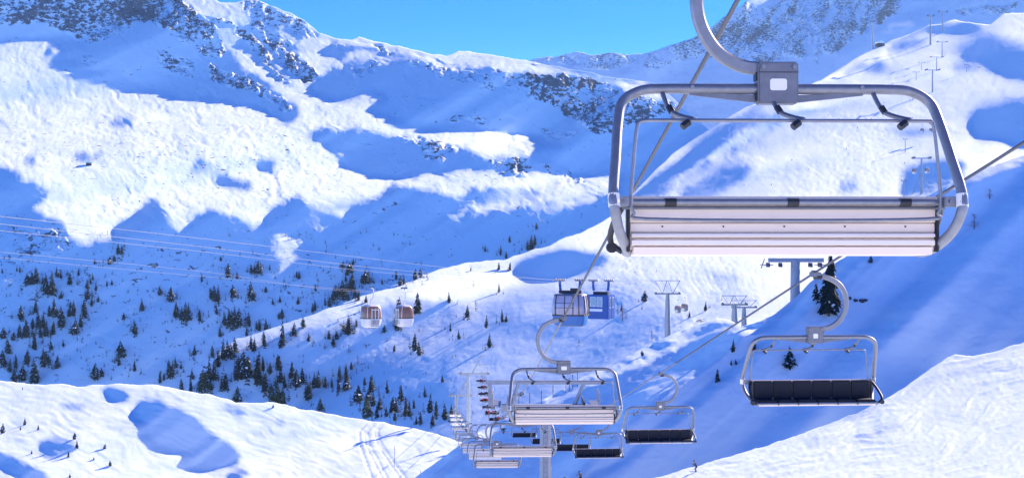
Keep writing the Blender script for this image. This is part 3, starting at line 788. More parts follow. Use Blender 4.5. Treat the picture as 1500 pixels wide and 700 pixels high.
L_OWN = {0: 'huge empty six seat chair with cream back shell hanging before the far sunlit pistes',
         1: 'empty cream backed chair hanging right before the lifting beam of the tower',
         2: 'empty cream backed chair whose seat crosses the tower column with ladder',
         3: 'empty cream backed chair hanging low beside the tower column, under the one crossing it'}
R_OWN = {0: 'empty chair with black seat pads hanging before the small spruce and tall conifer',
         1: 'empty chair with black seat pads hanging uphill of the crouching navy skier',
         2: 'empty chair with black seat pads close beside the tower, above the tan skier'}
for i, (x, y, z) in enumerate(L_BOX):
    place_chair(x, y, z, HEAD + (0 if i < 4 else random.uniform(-.09, .09)), L_OWN.get(i, L_LAB), None if i in L_OWN else L_GRP)
R_CHAIRS = []
for i, (x, y, z) in enumerate(R_BOX):
    taken = i >= 8
    R_CHAIRS.append(place_chair(x, y, z, math.pi + HEAD + (0.05 if i < 3 else 0), 'small six seat lift chair carrying riders in dark and red jackets' if taken else R_OWN.get(i, R_LAB), 'occupied chairs on the incoming rope' if taken else (None if i in R_OWN else R_GRP)))

# ------------------------------------------------------------------ haul ropes
def rope_strands(name, pts, r, near_len, label, group):
    P = smooth_path(pts, 6)
    root = empty(name, P[0])
    back = (P[0] - P[1]).normalized()
    MB().tube([(0, 0, 0), back * 70], r, 8).build('rope_core', ROPE, root)
    m = MB(); m2 = MB()
    # twisted strands near the viewer
    L = [0]
    for a, b in zip(P, P[1:]): L.append(L[-1] + (b - a).length)
    def at(d):
        for i in range(len(L) - 1):
            if d <= L[i + 1]: return P[i].lerp(P[i + 1], (d - L[i]) / max(L[i + 1] - L[i], 1e-6)), (P[i + 1] - P[i]).normalized()
        return P[-1], (P[-1] - P[-2]).normalized()
    pitch = 0.42; st = 0.05; n = int(near_len / st)
    for s_ in range(6):
        q = []
        for k in range(n + 1):
            c, t = at(k * st); a = Vector((0, 0, 1)); a = (a - t * a.dot(t)).normalized(); b = t.cross(a)
            ph = 2 * math.pi * (k * st / pitch + s_ / 6)
            q.append(c + (a * math.cos(ph) + b * math.sin(ph)) * r * .62 - P[0])
        m = MB().tube(q, r * .42, 5)
        m.build('strand', ROPE, root, 60)
    far_pts = [at(near_len)[0] - P[0]] + [p - P[0] for p, l_ in zip(P, L) if l_ > near_len]
    MB().tube(far_pts, r, 6).build('rope_core', ROPE_F, root)
    tag(root, label, 'rope', group)

def rope_pt(x, y, z):
    p = wpt(x, y, z * Z1); p.z += DH - 0.04; return p
lr = [(675 + 462 / z, 739 - 617 / z, z) for z in (.45, .7)] + L_BOX + [(666, 596, 29), (664, 590, 33)]
rr = [(695 + 1294 / z, 718 - 595 / z, z) for z in (1.1, 1.8)] + R_BOX + [(703, 543, 35), (702, 536, 38)]
rope_strands('haul_rope', [rope_pt(*p) for p in lr], .030, 36, 'twisted steel haul rope carrying the chairs seen from behind', None)
rope_strands('haul_rope', [rope_pt(*p) for p in rr], .030, 44, 'twisted steel haul rope carrying the chairs seen from the front', None)

# ------------------------------------------------------------------ lift towers
def sheave_train(parent, c, n=6, pitch=.5, r=.22, yaw=0):
    t = empty('sheave_train', c, yaw); t.parent = parent
    MB().box((0, 0, 0), (.08, pitch * n, .16)).box((0, -pitch * n * .25, -.12), (.07, pitch * n * .4, .1)).box((0, pitch * n * .25, -.12), (.07, pitch * n * .4, .1)).build('rocker_beam', STEEL_D, t)
    for k in range(n):
        y = (k - (n - 1) / 2) * pitch
        MB().tube([(-.06, y, -.28), (.06, y, -.28)], r, 12).build('sheave', BLACK, t)
    return t

def chair_tower(px, pyc, Y, half, ground, label, col_w=.55):
    base = ground
    top = wpt(px, pyc, Y)
    H = top.z - base.z
    root = empty('lift_tower', base)
    k = [(math.cos(a) , math.sin(a)) for a in [math.pi / 8 + math.pi / 4 * i for i in range(8)]]
    MB().loft([[(col_w * f * c, col_w * f * s_, z) for c, s_ in k] for f, z in ((1.15, -1.5), (1.0, H * .5), (.85, H))]).build('column', TOWER, root)
    for z in np.arange(.8, H - .5, .35): pass
    ld = MB()
    for x in (-.2, .2): ld.tube([(x, -col_w - .18, 0), (x, -col_w - .12, H)], .025, 5)
    for z in np.arange(.4, H, .4): ld.tube([(-.2, -col_w - .17, z), (.2, -col_w - .17, z)], .02, 5)
    ld.build('ladder', STEEL, root)
    MB().box((0, 0, H), (2 * half + 1.0, .55, .6)).build('crossarm', TOWER, root, 30, .03)
    for s_ in (-1, 1):
        sheave_train(root, (s_ * half, 0, H + .75), 8, .5)
        wk = MB()
        x = s_ * (half + .9)
        wk.box((x, 0, H + .35), (.7, 4.4, .06))
        for y in (-2.1, -.7, .7, 2.1): wk.tube([(x + s_ * .33, y, H + .35), (x + s_ * .33, y, H + 1.4)], .03, 5)
        wk.tube([(x + s_ * .33, -2.1, H + 1.4), (x + s_ * .33, 2.1, H + 1.4)], .03, 5)
        wk.build('walkway', STEEL, root)
    # lifting frame above the crossarm
    fh = 2.1
    MB().box((0, 0, H + fh), (2 * half + 3.6, .30, .34)).build('lifting_beam', TOWER, root, 30, .02)
    MB().box((-half - 1.45, 0, H + fh * .5), (.3, .3, fh - .3)).build('beam_post', TOWER, root, 30, .02)
    MB().tube([(half - .75, 0, H + .2), (half + .1, 0, H + fh)], .16, 4).build('beam_post', TOWER, root, 30)
    MB().tube([(-half + .9, 0, H + fh), (-half + .3, 0, H + .3)], .14, 4).build('beam_post', TOWER, root, 30)
    tag(root, label, 'lift tower')
    return root

def ground_on(sheet, px, Y, lo, hi):
    # the point of the sheet on the column px whose distance is Y
    for _ in range(40):
        mid = (lo + hi) / 2
        if sheet.at(px, mid).y > Y: lo = mid
        else: hi = mid
    return sheet.at(px, (lo + hi) / 2)

t1g = ground_on(right, 799, 112, 640, 930)
t1g = Vector(((799 - CX) / F * 112, 112, -31.4))
if DEBUG: print('tower ground', t1g)
chair_tower(799, 597, 112, 3.1, t1g, 'grey chairlift tower with ladder and wide lifting frame between the two ropes')
g2 = wpt(687, 700, 318)
# ------------------------------------------------------------------ slim tower of the same lift further down
def slim_tower(px, ptop, Y, H, label):
    p = wpt(px, ptop, Y)
    root = empty('lift_tower', (p.x, p.y, p.z - H))
    MB().tube([(0, 0, -2), (0, 0, H)], [.55, .42], 10).build('column', TOWER, root)
    MB().box((1.4, 0, H - .2), (7.4, .5, .5)).build('crossarm', TOWER, root)
    for x in (-1.7, 4.6): sheave_train(root, (x, 0, H + .3), 6, .6, .28)
    MB().tube([(1.0, 0, H), (3.0, 0, H + 4.0), (3.8, 0, H + 4.0)], .17, 5).build('lifting_frame', TOWER, root)
    MB().tube([(2.0, 0, H + 1.9), (4.6, 0, H + 1.9), (4.6, 0, H)], .14, 5).build('lifting_frame', TOWER, root)
    MB().tube([(-.4, -.55, 0), (-.4, -.5, H)], .03, 4).build('ladder', STEEL, root)
    tag(root, label, 'lift tower')
slim_tower(686, 546, 318, 24, 'slim round chairlift tower with angled lifting frame behind the crowded chairs')
slim_tower(668, 578, 430, 20, 'smaller far chairlift tower beside the slim round tower')
# ------------------------------------------------------------------ other lift towers
def v_tower(px, pbar, parm, pbase, Y, label, yaw=0.0, group=None):
    # gondola tower: column, crossarm with sheaves, two V struts carrying a thin top bar
    s = Y / F
    H = (pbase - parm) * s; up = (parm - pbar) * s; hw = 17 * s
    b = wpt(px, pbase, Y)
    root = empty('gondola_tower', b, yaw)
    MB().loft([[(c * r_, sn * r_, z) for c, sn in [(math.cos(a), math.sin(a)) for a in [math.pi / 4 * k for k in range(8)]]] for r_, z in ((1.15, -4), (1.0, H * .45), (.62, H))]).build('column', TOWER, root)
    MB().box((0, 0, H), (2 * hw + 1, .7, .55)).build('crossarm', TOWER, root)
    for x in (-hw, hw): sheave_train(root, (x, 0, H + .5), 8, .55, .3)
    for x in (-hw * .55, hw * .55):
        MB().tube([(x * .8, 0, H), (x - hw * .5, 0, H + up)], .13, 5).build('strut', TOWER, root)
        MB().tube([(x * .8, 0, H), (x + hw * .5, 0, H + up)], .13, 5).build('strut', TOWER, root)
    MB().tube([(-hw * 1.1, 0, H + up), (hw * 1.1, 0, H + up)], .12, 5).build('top_bar', TOWER, root)
    MB().tube([(.9, -.6, 0), (.5, -.6, H)], .05, 4).build('ladder', STEEL, root)
    return tag(root, label, 'gondola tower', group)

v_tower(978, 411, 430, 489, 470, 'grey gondola tower with V shaped head standing on the sunlit piste edge')
v_tower(1076, 433, 446, 476, 430, 'squat V headed gondola tower behind the snow crest')
v_tower(1090, 440, 450, 478, 520, 'second squat gondola tower partly hidden behind its twin')

def t_tower(px, ptop, pbase, Y, halfpx, label, group=None, sheaves=3, cat='lift tower', guy=False):
    s = Y / F; H = (pbase - ptop) * s; hw = halfpx * s
    root = empty('lift_tower', wpt(px, pbase, Y))
    w = max(.35, H * .03)
    MB().tube([(0, 0, -3), (0, 0, H)], [w * 1.3, w * .8], 8).build('column', TOWER, root)
    MB().box((0, 0, H), (2 * hw, w, w)).build('crossarm', TOWER, root)
    for x in (-hw * .85, hw * .85):
        m = MB().box((x, 0, H + w), (w * .8, hw * 1.2, w * .9))
        for k in range(sheaves): m.tube([(x - w * .5, (k - (sheaves - 1) / 2) * hw * .4, H + w * .2), (x + w * .5, (k - (sheaves - 1) / 2) * hw * .4, H + w * .2)], w * .8, 8)
        m.build('sheave_train', STEEL_D, root)
    if guy:
        for sx in (-1, 1): MB().tube([(0, 0, H * .6), (sx * H * .28, -1, -1)], w * .35, 5).build('brace', TOWER, root)
    return tag(root, label, cat, group)

# chairlift tower on the crest at the right
def crest_tower():
    Y = right.at(1165, 446).y + 4
    s = Y / F
    root = empty('lift_tower', wpt(1165, 452, Y)); H = (452 - 381) * s
    MB().tube([(0, 0, -2), (0, 0, H)], [.80, .66], 14).build('column', TOWER, root)
    MB().box((.1, 0, H), (80 * s, .9, .6)).build('crossarm', TOWER, root)
    for x, n in ((-40, 1), (-22, 1), (22, 1), (36, 1)):
        t = sheave_train(root, (x * s, 0, H - .45), 6, .42, .30)
    MB().box((-42 * s, 0, H - .7), (1.6, 2.2, .1)).build('walkway', STEEL, root)
    MB().box((38 * s, 0, H - .7), (1.6, 2.2, .1)).build('walkway', STEEL, root)
    MB().tube([(-45 * s, 0, H + .2), (-50 * s, 0, H - 1.2)], .08, 5).build('walkway_post', STEEL, root)
    tag(root, 'round grey tower with broad crossarm on the crest beside the tall conifer', 'lift tower')
crest_tower()

# pylons of the lifts climbing the far pistes
FP = 'pylons climbing the far piste'
def far_pylon(px, ptop, pbase, half, label='thin grey pylon of a lift on the far sunlit piste', grp=FP, guy=False):
    p = middle.at(px, pbase)
    t_tower(px, ptop, CY - F * p.z / p.y, p.y, half, label, grp, guy=guy)
for a in ((1366, 103, 135, 11), (1372, 84, 104, 10), (1380, 62, 84, 8), (1381, 18, 46, 7), (1363, 24, 66, 5), (1342, 106, 118, 5), (1350, 92, 103, 5), (1337, 136, 148, 3), (1326, 204, 223, 3), (1324, 265, 290, 4), (1416, 95, 106, 3), (1278, 32, 44, 3)):
    far_pylon(*a)
far_pylon(1350, 232, 284, 14, 'braced far pylon with two gondolas hanging from its crossarm', None, True)

# ------------------------------------------------------------------ gondolas
BROWN_GLASS = plain('bronze tinted glass', (0.30, 0.15, 0.085), 0.2, 0.0, 0.2, 3)
CAB_WHITE = plain('cabin white shell', (0.72, 0.70, 0.67), 0.35, 0.1, 0.06, 2)
CAB_BLUE = plain('cabin blue paint', (0.045, 0.17, 0.42), 0.35, 0.0, 0.12, 2)
CAB_BLUE2 = plain('old cabin blue paint', (0.010, 0.075, 0.32), 0.4, 0.0, 0.12, 2)
SMOKE_GLASS = plain('smoked panoramic glass', (0.40, 0.36, 0.42), 0.15, 0.15, 0.25, 1.5)
PALE_GLASS = plain('pale window glass', (0.16, 0.24, 0.34), 0.1, 0.2, 0.2, 2)
STRIPE = plain('white stripe paint', (0.78, 0.78, 0.78), 0.4)
YELLOW = plain('yellow trim paint', (0.75, 0.55, 0.08), 0.4)

def cab_rings(prof, n=28, p=3.6):
    return [ring(rx, ry, z, n, p) for rx, ry, z in prof]

def make_gondola():
    root = empty('gondola_cabin')
    low = [(.62, .55, -2.62), (.86, .76, -2.5), (1.02, .90, -2.1), (1.08, .96, -1.62)]
    MB().loft(cab_rings(low)).build('lower_shell', CAB_WHITE, root, 40)
    MB().loft(cab_rings([(1.10, .98, -1.62), (1.10, .98, -1.53)])).build('belt', BLACK, root)
    up = [(1.07, .95, -1.53), (1.05, .93, -1.0), (.97, .85, -.5), (.84, .73, -.26)]
    w = MB().loft(cab_rings(up)).build('window', BROWN_GLASS, root, 40)
    MB().loft(cab_rings([(.86, .75, -.26), (.72, .62, -.12), (.4, .34, -.06)])).build('roof', CAB_WHITE, root, 40)
    for sx in (-1, 1):
        for sy in (-1, 1):
            MB().tube([(sx * .86, sy * .74, -1.55), (sx * .85, sy * .73, -1.0), (sx * .78, sy * .66, -.5), (sx * .66, sy * .56, -.2)], .06, 6).build('pillar', CAB_WHITE, root)
    # door side: frames with two tall panes
    d = empty('door'); d.parent = root
    for x in (-.42, .0, .42): MB().box((x, -.955, -1.35), (.09, .05, 1.75)).build('door_frame', CAB_WHITE, d)
    for z in (-2.2, -.62): MB().box((0, -.93 if z < -1 else -.915, z), (.9, .05, .1)).build('door_frame', CAB_WHITE, d)
    rk = MB()
    for x in (-.5, -.3, -.1, .12, .3): rk.tube([(x, -1.08, -2.35), (x + .05, -1.05, -1.75)], .035, 5)
    rk.tube([(-.6, -1.08, -2.4), (.5, -1.08, -2.4)], .03, 5)
    rk.build('ski_rack', STEEL, root)
    MB().tube([(-.5, -.2, -2.66), (.5, -.2, -2.66)], .05, 6).build('bumper', STEEL_D, root)
    MB().tube(smooth_path([(0, 0, -.08), (-.05, 0, .3), (.28, 0, .8), (.34, 0, 1.5), (.1, 0, 1.75), (0, 0, 1.85)], 4), .06, 8).build('hanger_arm', CAB_WHITE, root)
    MB().box((0, 0, 1.9), (.22, .8, .18)).build('rope_grip', STEEL_D, root, 30, .02)
    return root

def place(src, p, rz, label, cat, group=None, fresh=False):
    o = src if fresh else copy_tree(src)
    o.location = p; o.rotation_euler = (0, 0, rz)
    return tag(o, label, cat, group)

gon = make_gondola()
place(gon, wpt(543.5, 445, 152), math.radians(35), 'brown windowed gondola cabin whose white framed door faces the blue cabins', 'gondola', None, True)
place(gon, wpt(592, 445.5, 160), math.radians(-58), 'brown windowed gondola cabin hanging in front of tall conifers, door turned away', 'gondola')
GG = 'small brown gondolas near the V headed tower'
place(gon, wpt(993, 447, 480), math.radians(30), 'tiny brown gondola cabin beside the V headed tower', 'gondola', GG)
place(gon, wpt(1003, 444, 455), math.radians(30), 'tiny brown gondola cabin beside the V headed tower', 'gondola', GG)
p0 = middle.at(1350, 284)
for x, y in ((1339.5, 247), (1358, 246)):
    place(gon, wpt(x, y, p0.y * .985), math.radians(20), 'tiny gondola hanging from the braced far pylon', 'gondola', 'gondolas at the braced far pylon').scale = (2.0, 2.0, 2.0)
p0 = middle.at(1356, 200)
for x, y in ((1351, 188), (1364, 188)):
    place(gon, wpt(x, y, p0.y * .985), math.radians(20), 'tiny gondola hanging above the far sunlit piste', 'gondola', 'gondolas above the far piste').scale = (2.0, 2.0, 2.0)

def carriage(parent, x, z):
    c = empty('carriage', (x, 0, z)); c.parent = parent
    MB().box((0, 0, 0), (1.25, .3, .13)).build('rocker_beam', STEEL_D, c)
    for k in range(5): MB().tube([(-.6 + .3 * k, -.14, .14), (-.6 + .3 * k, .14, .14)], .13, 10).build('roller', STEEL_D if k % 2 else STEEL, c)
    MB().tube([(0, 0, -.05), (0, 0, -.5), (.1 if x < 0 else -.1, 0, -1.35)], .19, 6).build('hanger_arm', CAB_BLUE2, c)
    return c

def make_blue_cabin():
    root = empty('cable_car_cabin')
    W_, D_ = 2.15, 1.75
    MB().loft(cab_rings([(W_ * .86, D_ * .84, -5.55), (W_ * .94, D_ * .93, -5.1), (W_ * .98, D_ * .98, -4.35)], 36, 5)).build('lower_body', CAB_BLUE, root, 40)
    MB().loft(cab_rings([(W_ * 1.0, D_ * 1.0, -4.35), (W_ * 1.01, D_ * 1.01, -4.2)], 36, 5)).build('belt', BLACK, root)
    MB().loft(cab_rings([(W_ * .99, D_ * .99, -4.2), (W_ * 1.0, D_ * 1.0, -3.6), (W_ * .97, D_ * .97, -2.6), (W_ * .90, D_ * .90, -1.85)], 36, 5)).build('window', SMOKE_GLASS, root, 40)
    MB().loft(cab_rings([(W_ * .91, D_ * .91, -1.85), (W_ * .84, D_ * .84, -1.68), (W_ * .4, D_ * .4, -1.55)], 36, 5)).build('roof', STEEL, root, 40)
    for x in (-1.55, -.35, .75, 1.5):
        MB().tube([(x, -D_ * 1.0, -4.3), (x, -D_ * 1.01, -3.5), (x * .98, -D_ * .98, -2.6), (x * .92, -D_ * .90, -1.8)], .055, 5).build('window_bar', BLACK, root)
    for z in (-3.35, -2.75): MB().box((-.3, -D_ * 1.0 if z < -3 else -D_ * .985, z), (2.3, .05, .05)).build('window_bar', BLACK, root)
    for y in (-1.05, 0, 1.0):
        MB().tube([(W_ * 1.01, y, -4.3), (W_ * 1.01, y, -3.5), (W_ * .98, y * .98, -2.6), (W_ * .91, y * .9, -1.8)], .06, 5).build('window_bar', BLACK, root)
    MB().box((W_ * .985, 0, -4.27), (.08, 2.9, .07)).build('trim', YELLOW, root)
    MB().box((.1, 0, -5.62), (3.0, 2.4, .14)).build('floor_frame', STEEL, root)
    MB().box((0, 0, -1.40), (2.9, .5, .35)).box((.5, 0, -1.2), (.9, .7, .5)).build('roof_machinery', BLACK, root)
    for x in (-1.35, 1.25): carriage(root, x, 0)
    return root

def make_old_cabin():
    root = empty('cable_car_cabin')
    MB().box((0, 0, -3.55), (3.2, 2.3, 3.35)).build('body', CAB_BLUE2, root, 30, .08)
    for x in (-.72, .28):
        w = MB().box((x, -1.152, -2.85), (.86, .03, 1.35)).build('window_frame', STRIPE, root)
        MB().box((x, -1.175, -2.85), (.70, .03, 1.20)).build('pane', PALE_GLASS, w)
    MB().box((-.25, -1.155, -4.0), (1.9, .02, .36)).build('stripe', STRIPE, root)
    for y in (-.5, .45):
        w = MB().box((1.602, y, -2.95), (.03, .5, 1.45)).build('window_frame', STRIPE, root)
        MB().box((1.622, y, -2.95), (.03, .38, 1.3)).build('pane', PALE_GLASS, w)
    MB().box((1.606, -.03, -3.6), (.03, .05, 3.0)).build('door_seam', BLACK, root)
    MB().box((0, 0, -1.68), (2.2, .5, .4)).build('roof_machinery', BLACK, root)
    for x in (-1.2, 1.15): carriage(root, x, 0)
    return root
p1 = wpt(835.5, 411, 172)
place(make_blue_cabin(), p1, math.radians(-16), 'rounded blue cable car cabin with smoked wraparound windows', 'cable car', None, True)
p2 = wpt(880.5, 411.5, 190)
place(make_old_cabin(), p2, math.radians(-28), 'boxy bright blue cable car cabin with white framed windows', 'cable car', None, True)

# ------------------------------------------------------------------ carrying ropes of the gondolas and cable cars
def far_rope(pts, r, label, group):
    P = smooth_path([wpt(*p) for p in pts], 6)
    o = MB().tube([p - P[0] for p in P], r, 5).build('steel_rope', ROPE_F, None)
    o.location = P[0]
    tag(o, label, 'rope', group)
CR = 'ropes of the blue cable cars'
LB = 'thin steel rope running to the carriages of the blue cable cars'
LB2 = 'thin steel rope carrying the brown gondolas across the valley'; CR2 = 'ropes of the brown gondolas'
far_rope([(-120, 305, 48), (0, 317, 55), (300, 350, 76), (620, 388, 118), (818, 411, 170), (898, 415, 230), (978, 428, 470)], .011, LB, CR)
far_rope([(-120, 316, 50), (0, 328, 57), (300, 362, 78), (620, 399, 122), (845, 411, 176), (940, 414, 320), (1076, 446, 430)], .011, LB, CR)
far_rope([(-120, 325, 50), (0, 338, 58), (300, 369, 80), (620, 404, 126), (880, 416, 188), (960, 417, 330), (1090, 448, 520)], .010, LB, CR)
far_rope([(-120, 356, 70), (0, 369, 81), (300, 398, 112), (543, 428, 152), (760, 424, 240), (965, 429, 470), (1074, 446, 560)], .010, LB2, CR2)
far_rope([(-120, 364, 74), (0, 377, 86), (300, 405, 118), (592, 428, 160), (780, 424, 250), (990, 429, 480), (1094, 449, 620)], .010, LB2, CR2)

# ------------------------------------------------------------------ conifers
def leaf_mat(name, a, b):
    m, n, l, p = new_mat(name)
    tc = n.new('ShaderNodeTexCoord'); nz = n.new('ShaderNodeTexNoise'); nz.inputs['Scale'].default_value = 1.7; nz.inputs['Detail'].default_value = 3
    l.new(tc.outputs['Object'], nz.inputs['Vector'])
    oi = n.new('ShaderNodeObjectInfo')
    ad = n.new('ShaderNodeMath'); ad.operation = 'MULTIPLY_ADD'; ad.inputs[1].default_value = 0.6; ad.inputs[2].default_value = -0.1
    l.new(oi.outputs['Random'], ad.inputs[0])
    a2 = n.new('ShaderNodeMath'); a2.operation = 'ADD'; l.new(ad.outputs[0], a2.inputs[0])
    a3 = n.new('ShaderNodeMath'); a3.operation = 'MULTIPLY'; a3.inputs[1].default_value = 0.6; l.new(nz.outputs['Fac'], a3.inputs[0]); l.new(a3.outputs[0], a2.inputs[1])
    mx = n.new('ShaderNodeMix'); mx.data_type = 'RGBA'; mx.inputs[6].default_value = (*a, 1); mx.inputs[7].default_value = (*b, 1)
    l.new(a2.outputs[0], mx.inputs[0])
    # snow caught on some boughs
    ge = n.new('ShaderNodeNewGeometry'); sx = n.new('ShaderNodeSeparateXYZ'); l.new(ge.outputs['Normal'], sx.inputs[0])
    n2 = n.new('ShaderNodeTexNoise'); n2.inputs['Scale'].default_value = 9.0; n2.inputs['Detail'].default_value = 2
    l.new(tc.outputs['Object'], n2.inputs['Vector'])
    sm = n.new('ShaderNodeMath'); sm.operation = 'MULTIPLY_ADD'; sm.inputs[1].default_value = 0.25
    l.new(sx.outputs['Z'], sm.inputs[0]); l.new(n2.outputs['Fac'], sm.inputs[2])
    sr = n.new('ShaderNodeMapRange'); sr.inputs['From Min'].default_value = 0.76; sr.inputs['From Max'].default_value = 0.80
    l.new(sm.outputs[0], sr.inputs['Value'])
    m2 = n.new('ShaderNodeMix'); m2.data_type = 'RGBA'; m2.inputs[7].default_value = (0.82, 0.91, 0.955, 1)
    l.new(sr.outputs[0], m2.inputs[0]); l.new(mx.outputs[2], m2.inputs[6]); l.new(m2.outputs[2], p.inputs['Base Color'])
    p.inputs['Roughness'].default_value = 0.8
    p.inputs['Specular IOR Level'].default_value = 0.15
    return m
NEEDLE = leaf_mat('dark conifer needles', (0.006, 0.014, 0.020), (0.018, 0.034, 0.032))
NEEDLE_LIT = leaf_mat('sunlit olive conifer needles', (0.035, 0.055, 0.022), (0.10, 0.11, 0.045))  # lit copy of the needles: sunlight put into a paler olive colour
BARK = plain('conifer bark', (0.07, 0.05, 0.04), 0.9, 0, 0.3, 8)
TWIG = plain('bare reddish twigs', (0.16, 0.09, 0.085), 0.9, 0, 0.3, 8)

def crown_mesh(seed, fat=0.2, layers=11, per=15):
    # unit-height tree: drooping sprays of needles, ragged and with gaps
    r = random.Random(seed); m = MB()
    ex = r.uniform(.5, .95)
    lean = (r.uniform(-.02, .02), r.uniform(-.02, .02))
    for i in range(layers):
        t = i / (layers - 1)
        z = .08 + .86 * t
        rad = fat * (1 - t) ** ex * r.uniform(.75, 1.2) * (1.0 if t > .12 else .75) + .015
        n = max(5, int(per * (1 - .6 * t)))
        for k in range(n):
            if r.random() < .12: continue
            a = 2 * math.pi * (k + r.random()) / n
            L = rad * r.uniform(.6, 1.15); w = L * r.uniform(.35, .55) + .012
            c, s_ = math.cos(a), math.sin(a)
            zz = z + r.uniform(-.035, .035); dr = L * r.uniform(.25, .6)
            o = Vector((lean[0] * zz * 4, lean[1] * zz * 4, zz))
            tip = o + Vector((c * L, s_ * L, -dr)); md = o + Vector((c * L * .55, s_ * L * .55, -dr * .25 + .02))
            sd = Vector((-s_, c, 0)) * w * .5
            m.add([o, md + sd, tip, md - sd, md + Vector((0, 0, .03 + w * .25))], [(0, 1, 4), (1, 2, 4), (2, 3, 4), (3, 0, 4), (0, 3, 2, 1)])
    m.tube([(lean[0] * 3.6, lean[1] * 3.6, .86), (lean[0] * 4, lean[1] * 4, 1.0)], [.018, .003], 4)
    return m

def make_tree(seed, fat, mat):
    root = empty('conifer')
    MB().tube([(0, 0, -.12), (0, 0, .3), (0, 0, .9)], [.026, .018, .006], 6).build('trunk', BARK, root)
    crown_mesh(seed, fat).build('crown', mat, root, 60)
    return root
protos = [make_tree(s_, f_, NEEDLE) for s_, f_ in ((1, .20), (2, .24), (3, .27), (4, .33), (5, .25), (6, .18), (7, .29), (8, .23))]
olive = [make_tree(s_, f_, NEEDLE_LIT) for s_, f_ in ((11, .28), (12, .32))]

def crop(ox, oy, sc, pts): return [(ox + p[0] / sc, oy + p[1] / sc, p[2] / sc) + tuple(p[3:]) for p in pts]
T = []
T += crop(0, 280, 2.335, [(57,275,20),(68,278,20),(95,318,35),(110,318,38),(128,315,48),(145,318,25),(160,350,60),(175,355,65),(195,293,30),(208,300,28),(238,320,35),(250,300,15),(268,290,22),(300,335,30),(310,318,20),(318,305,22),(328,340,22),(365,325,20),(383,320,18),(208,368,25),(323,250,20),(278,255,12),(405,215,35),(418,215,30),(392,240,25),(375,250,30),(70,440,45),(120,415,40),(133,470,50),(148,468,48),(168,430,35),(187,430,55),(212,465,60),(235,430,30),(250,428,48),(290,435,55),(278,465,40),(255,490,45),(313,395,30),(335,380,20),(300,370,40),(423,440,22),(487,410,38),(463,490,45),(583,375,40),(547,355,28),(600,430,45),(10,505,35),(28,555,45),(45,510,25),(65,500,40),(90,500,55),(112,470,30),(118,540,50),(140,500,40),(155,495,45),(175,540,30),(180,490,40),(92,590,45),(55,605,40),(33,620,40),(75,650,50),(120,655,70),(150,600,55),(160,590,40),(195,605,40),(217,530,22),(415,570,50),(407,595,25),(325,645,50),(348,635,28),(460,615,32),(582,640,55),(547,655,38),(560,645,22),(385,585,15),(440,635,14),(380,645,15),(357,600,14),(5,255,16),(8,280,18),(240,400,20),(5,590,40),(15,600,42),(50,650,45),(105,655,30)])
T += crop(250, 360, 2.693, [(5,220,50),(22,280,50),(60,295,65),(45,290,45),(68,292,50),(115,298,35),(112,275,25),(122,140,28),(198,60,20),(225,125,50),(262,130,25),(175,220,55),(188,222,60),(160,210,40),(248,205,45),(320,215,65),(345,110,45),(355,88,25),(318,108,30),(330,110,35),(390,95,25),(428,98,15),(505,130,30),(497,125,25),(412,130,18),(454,165,20),(502,228,28),(435,180,18),(430,222,25),(403,232,22),(440,288,35),(427,290,25),(375,185,22),(558,188,18),(572,178,25),(250,325,75),(265,322,65),(230,318,60),(215,315,50),(245,325,60),(310,320,50),(350,335,40),(378,335,42),(340,330,30),(180,270,30),(150,282,20),(183,305,20),(195,360,35),(300,355,25),(92,430,40),(132,385,18),(20,480,35),(40,485,22),(5,520,60),(85,525,35),(80,575,45),(125,575,80,1),(140,575,70,1),(150,540,85),(170,530,70),(185,480,60),(165,440,40),(205,450,70),(225,440,60),(240,445,50),(255,420,50),(265,530,80),(278,525,85),(290,520,90),(305,515,70),(318,410,55),(330,415,45),(340,550,110),(350,545,90),(368,575,65),(365,495,50),(392,505,42),(370,395,50),(440,400,90),(485,355,45),(523,320,35),(545,378,30),(640,395,40),(624,368,32),(655,370,30),(700,350,60),(733,318,22),(660,300,18),(655,235,20),(503,400,14),(420,480,45),(428,490,50),(430,540,55),(450,560,50),(478,520,55),(495,558,60),(522,545,55),(545,605,60),(540,610,55),(565,560,55),(580,560,60),(612,560,40),(637,560,35),(662,575,45),(664,520,42),(690,570,50),(695,525,45),(713,488,25),(738,615,55),(765,550,30),(790,575,55),(778,610,35),(775,675,60,1),(590,650,45,1),(265,618,55,1),(400,612,60,1),(425,620,70,1),(445,625,55,1),(215,570,60),(200,565,40),(45,570,40),(708,110,40),(680,90,30),(720,75,25),(640,215,50),(655,210,50),(625,240,35),(670,200,40),(690,190,35),(705,175,50),(715,150,40),(690,140,30),(770,150,50),(780,140,35),(755,145,30),(725,205,35),(740,215,35),(700,215,25),(770,225,30),(560,260,30),(570,255,35),(610,235,30)])
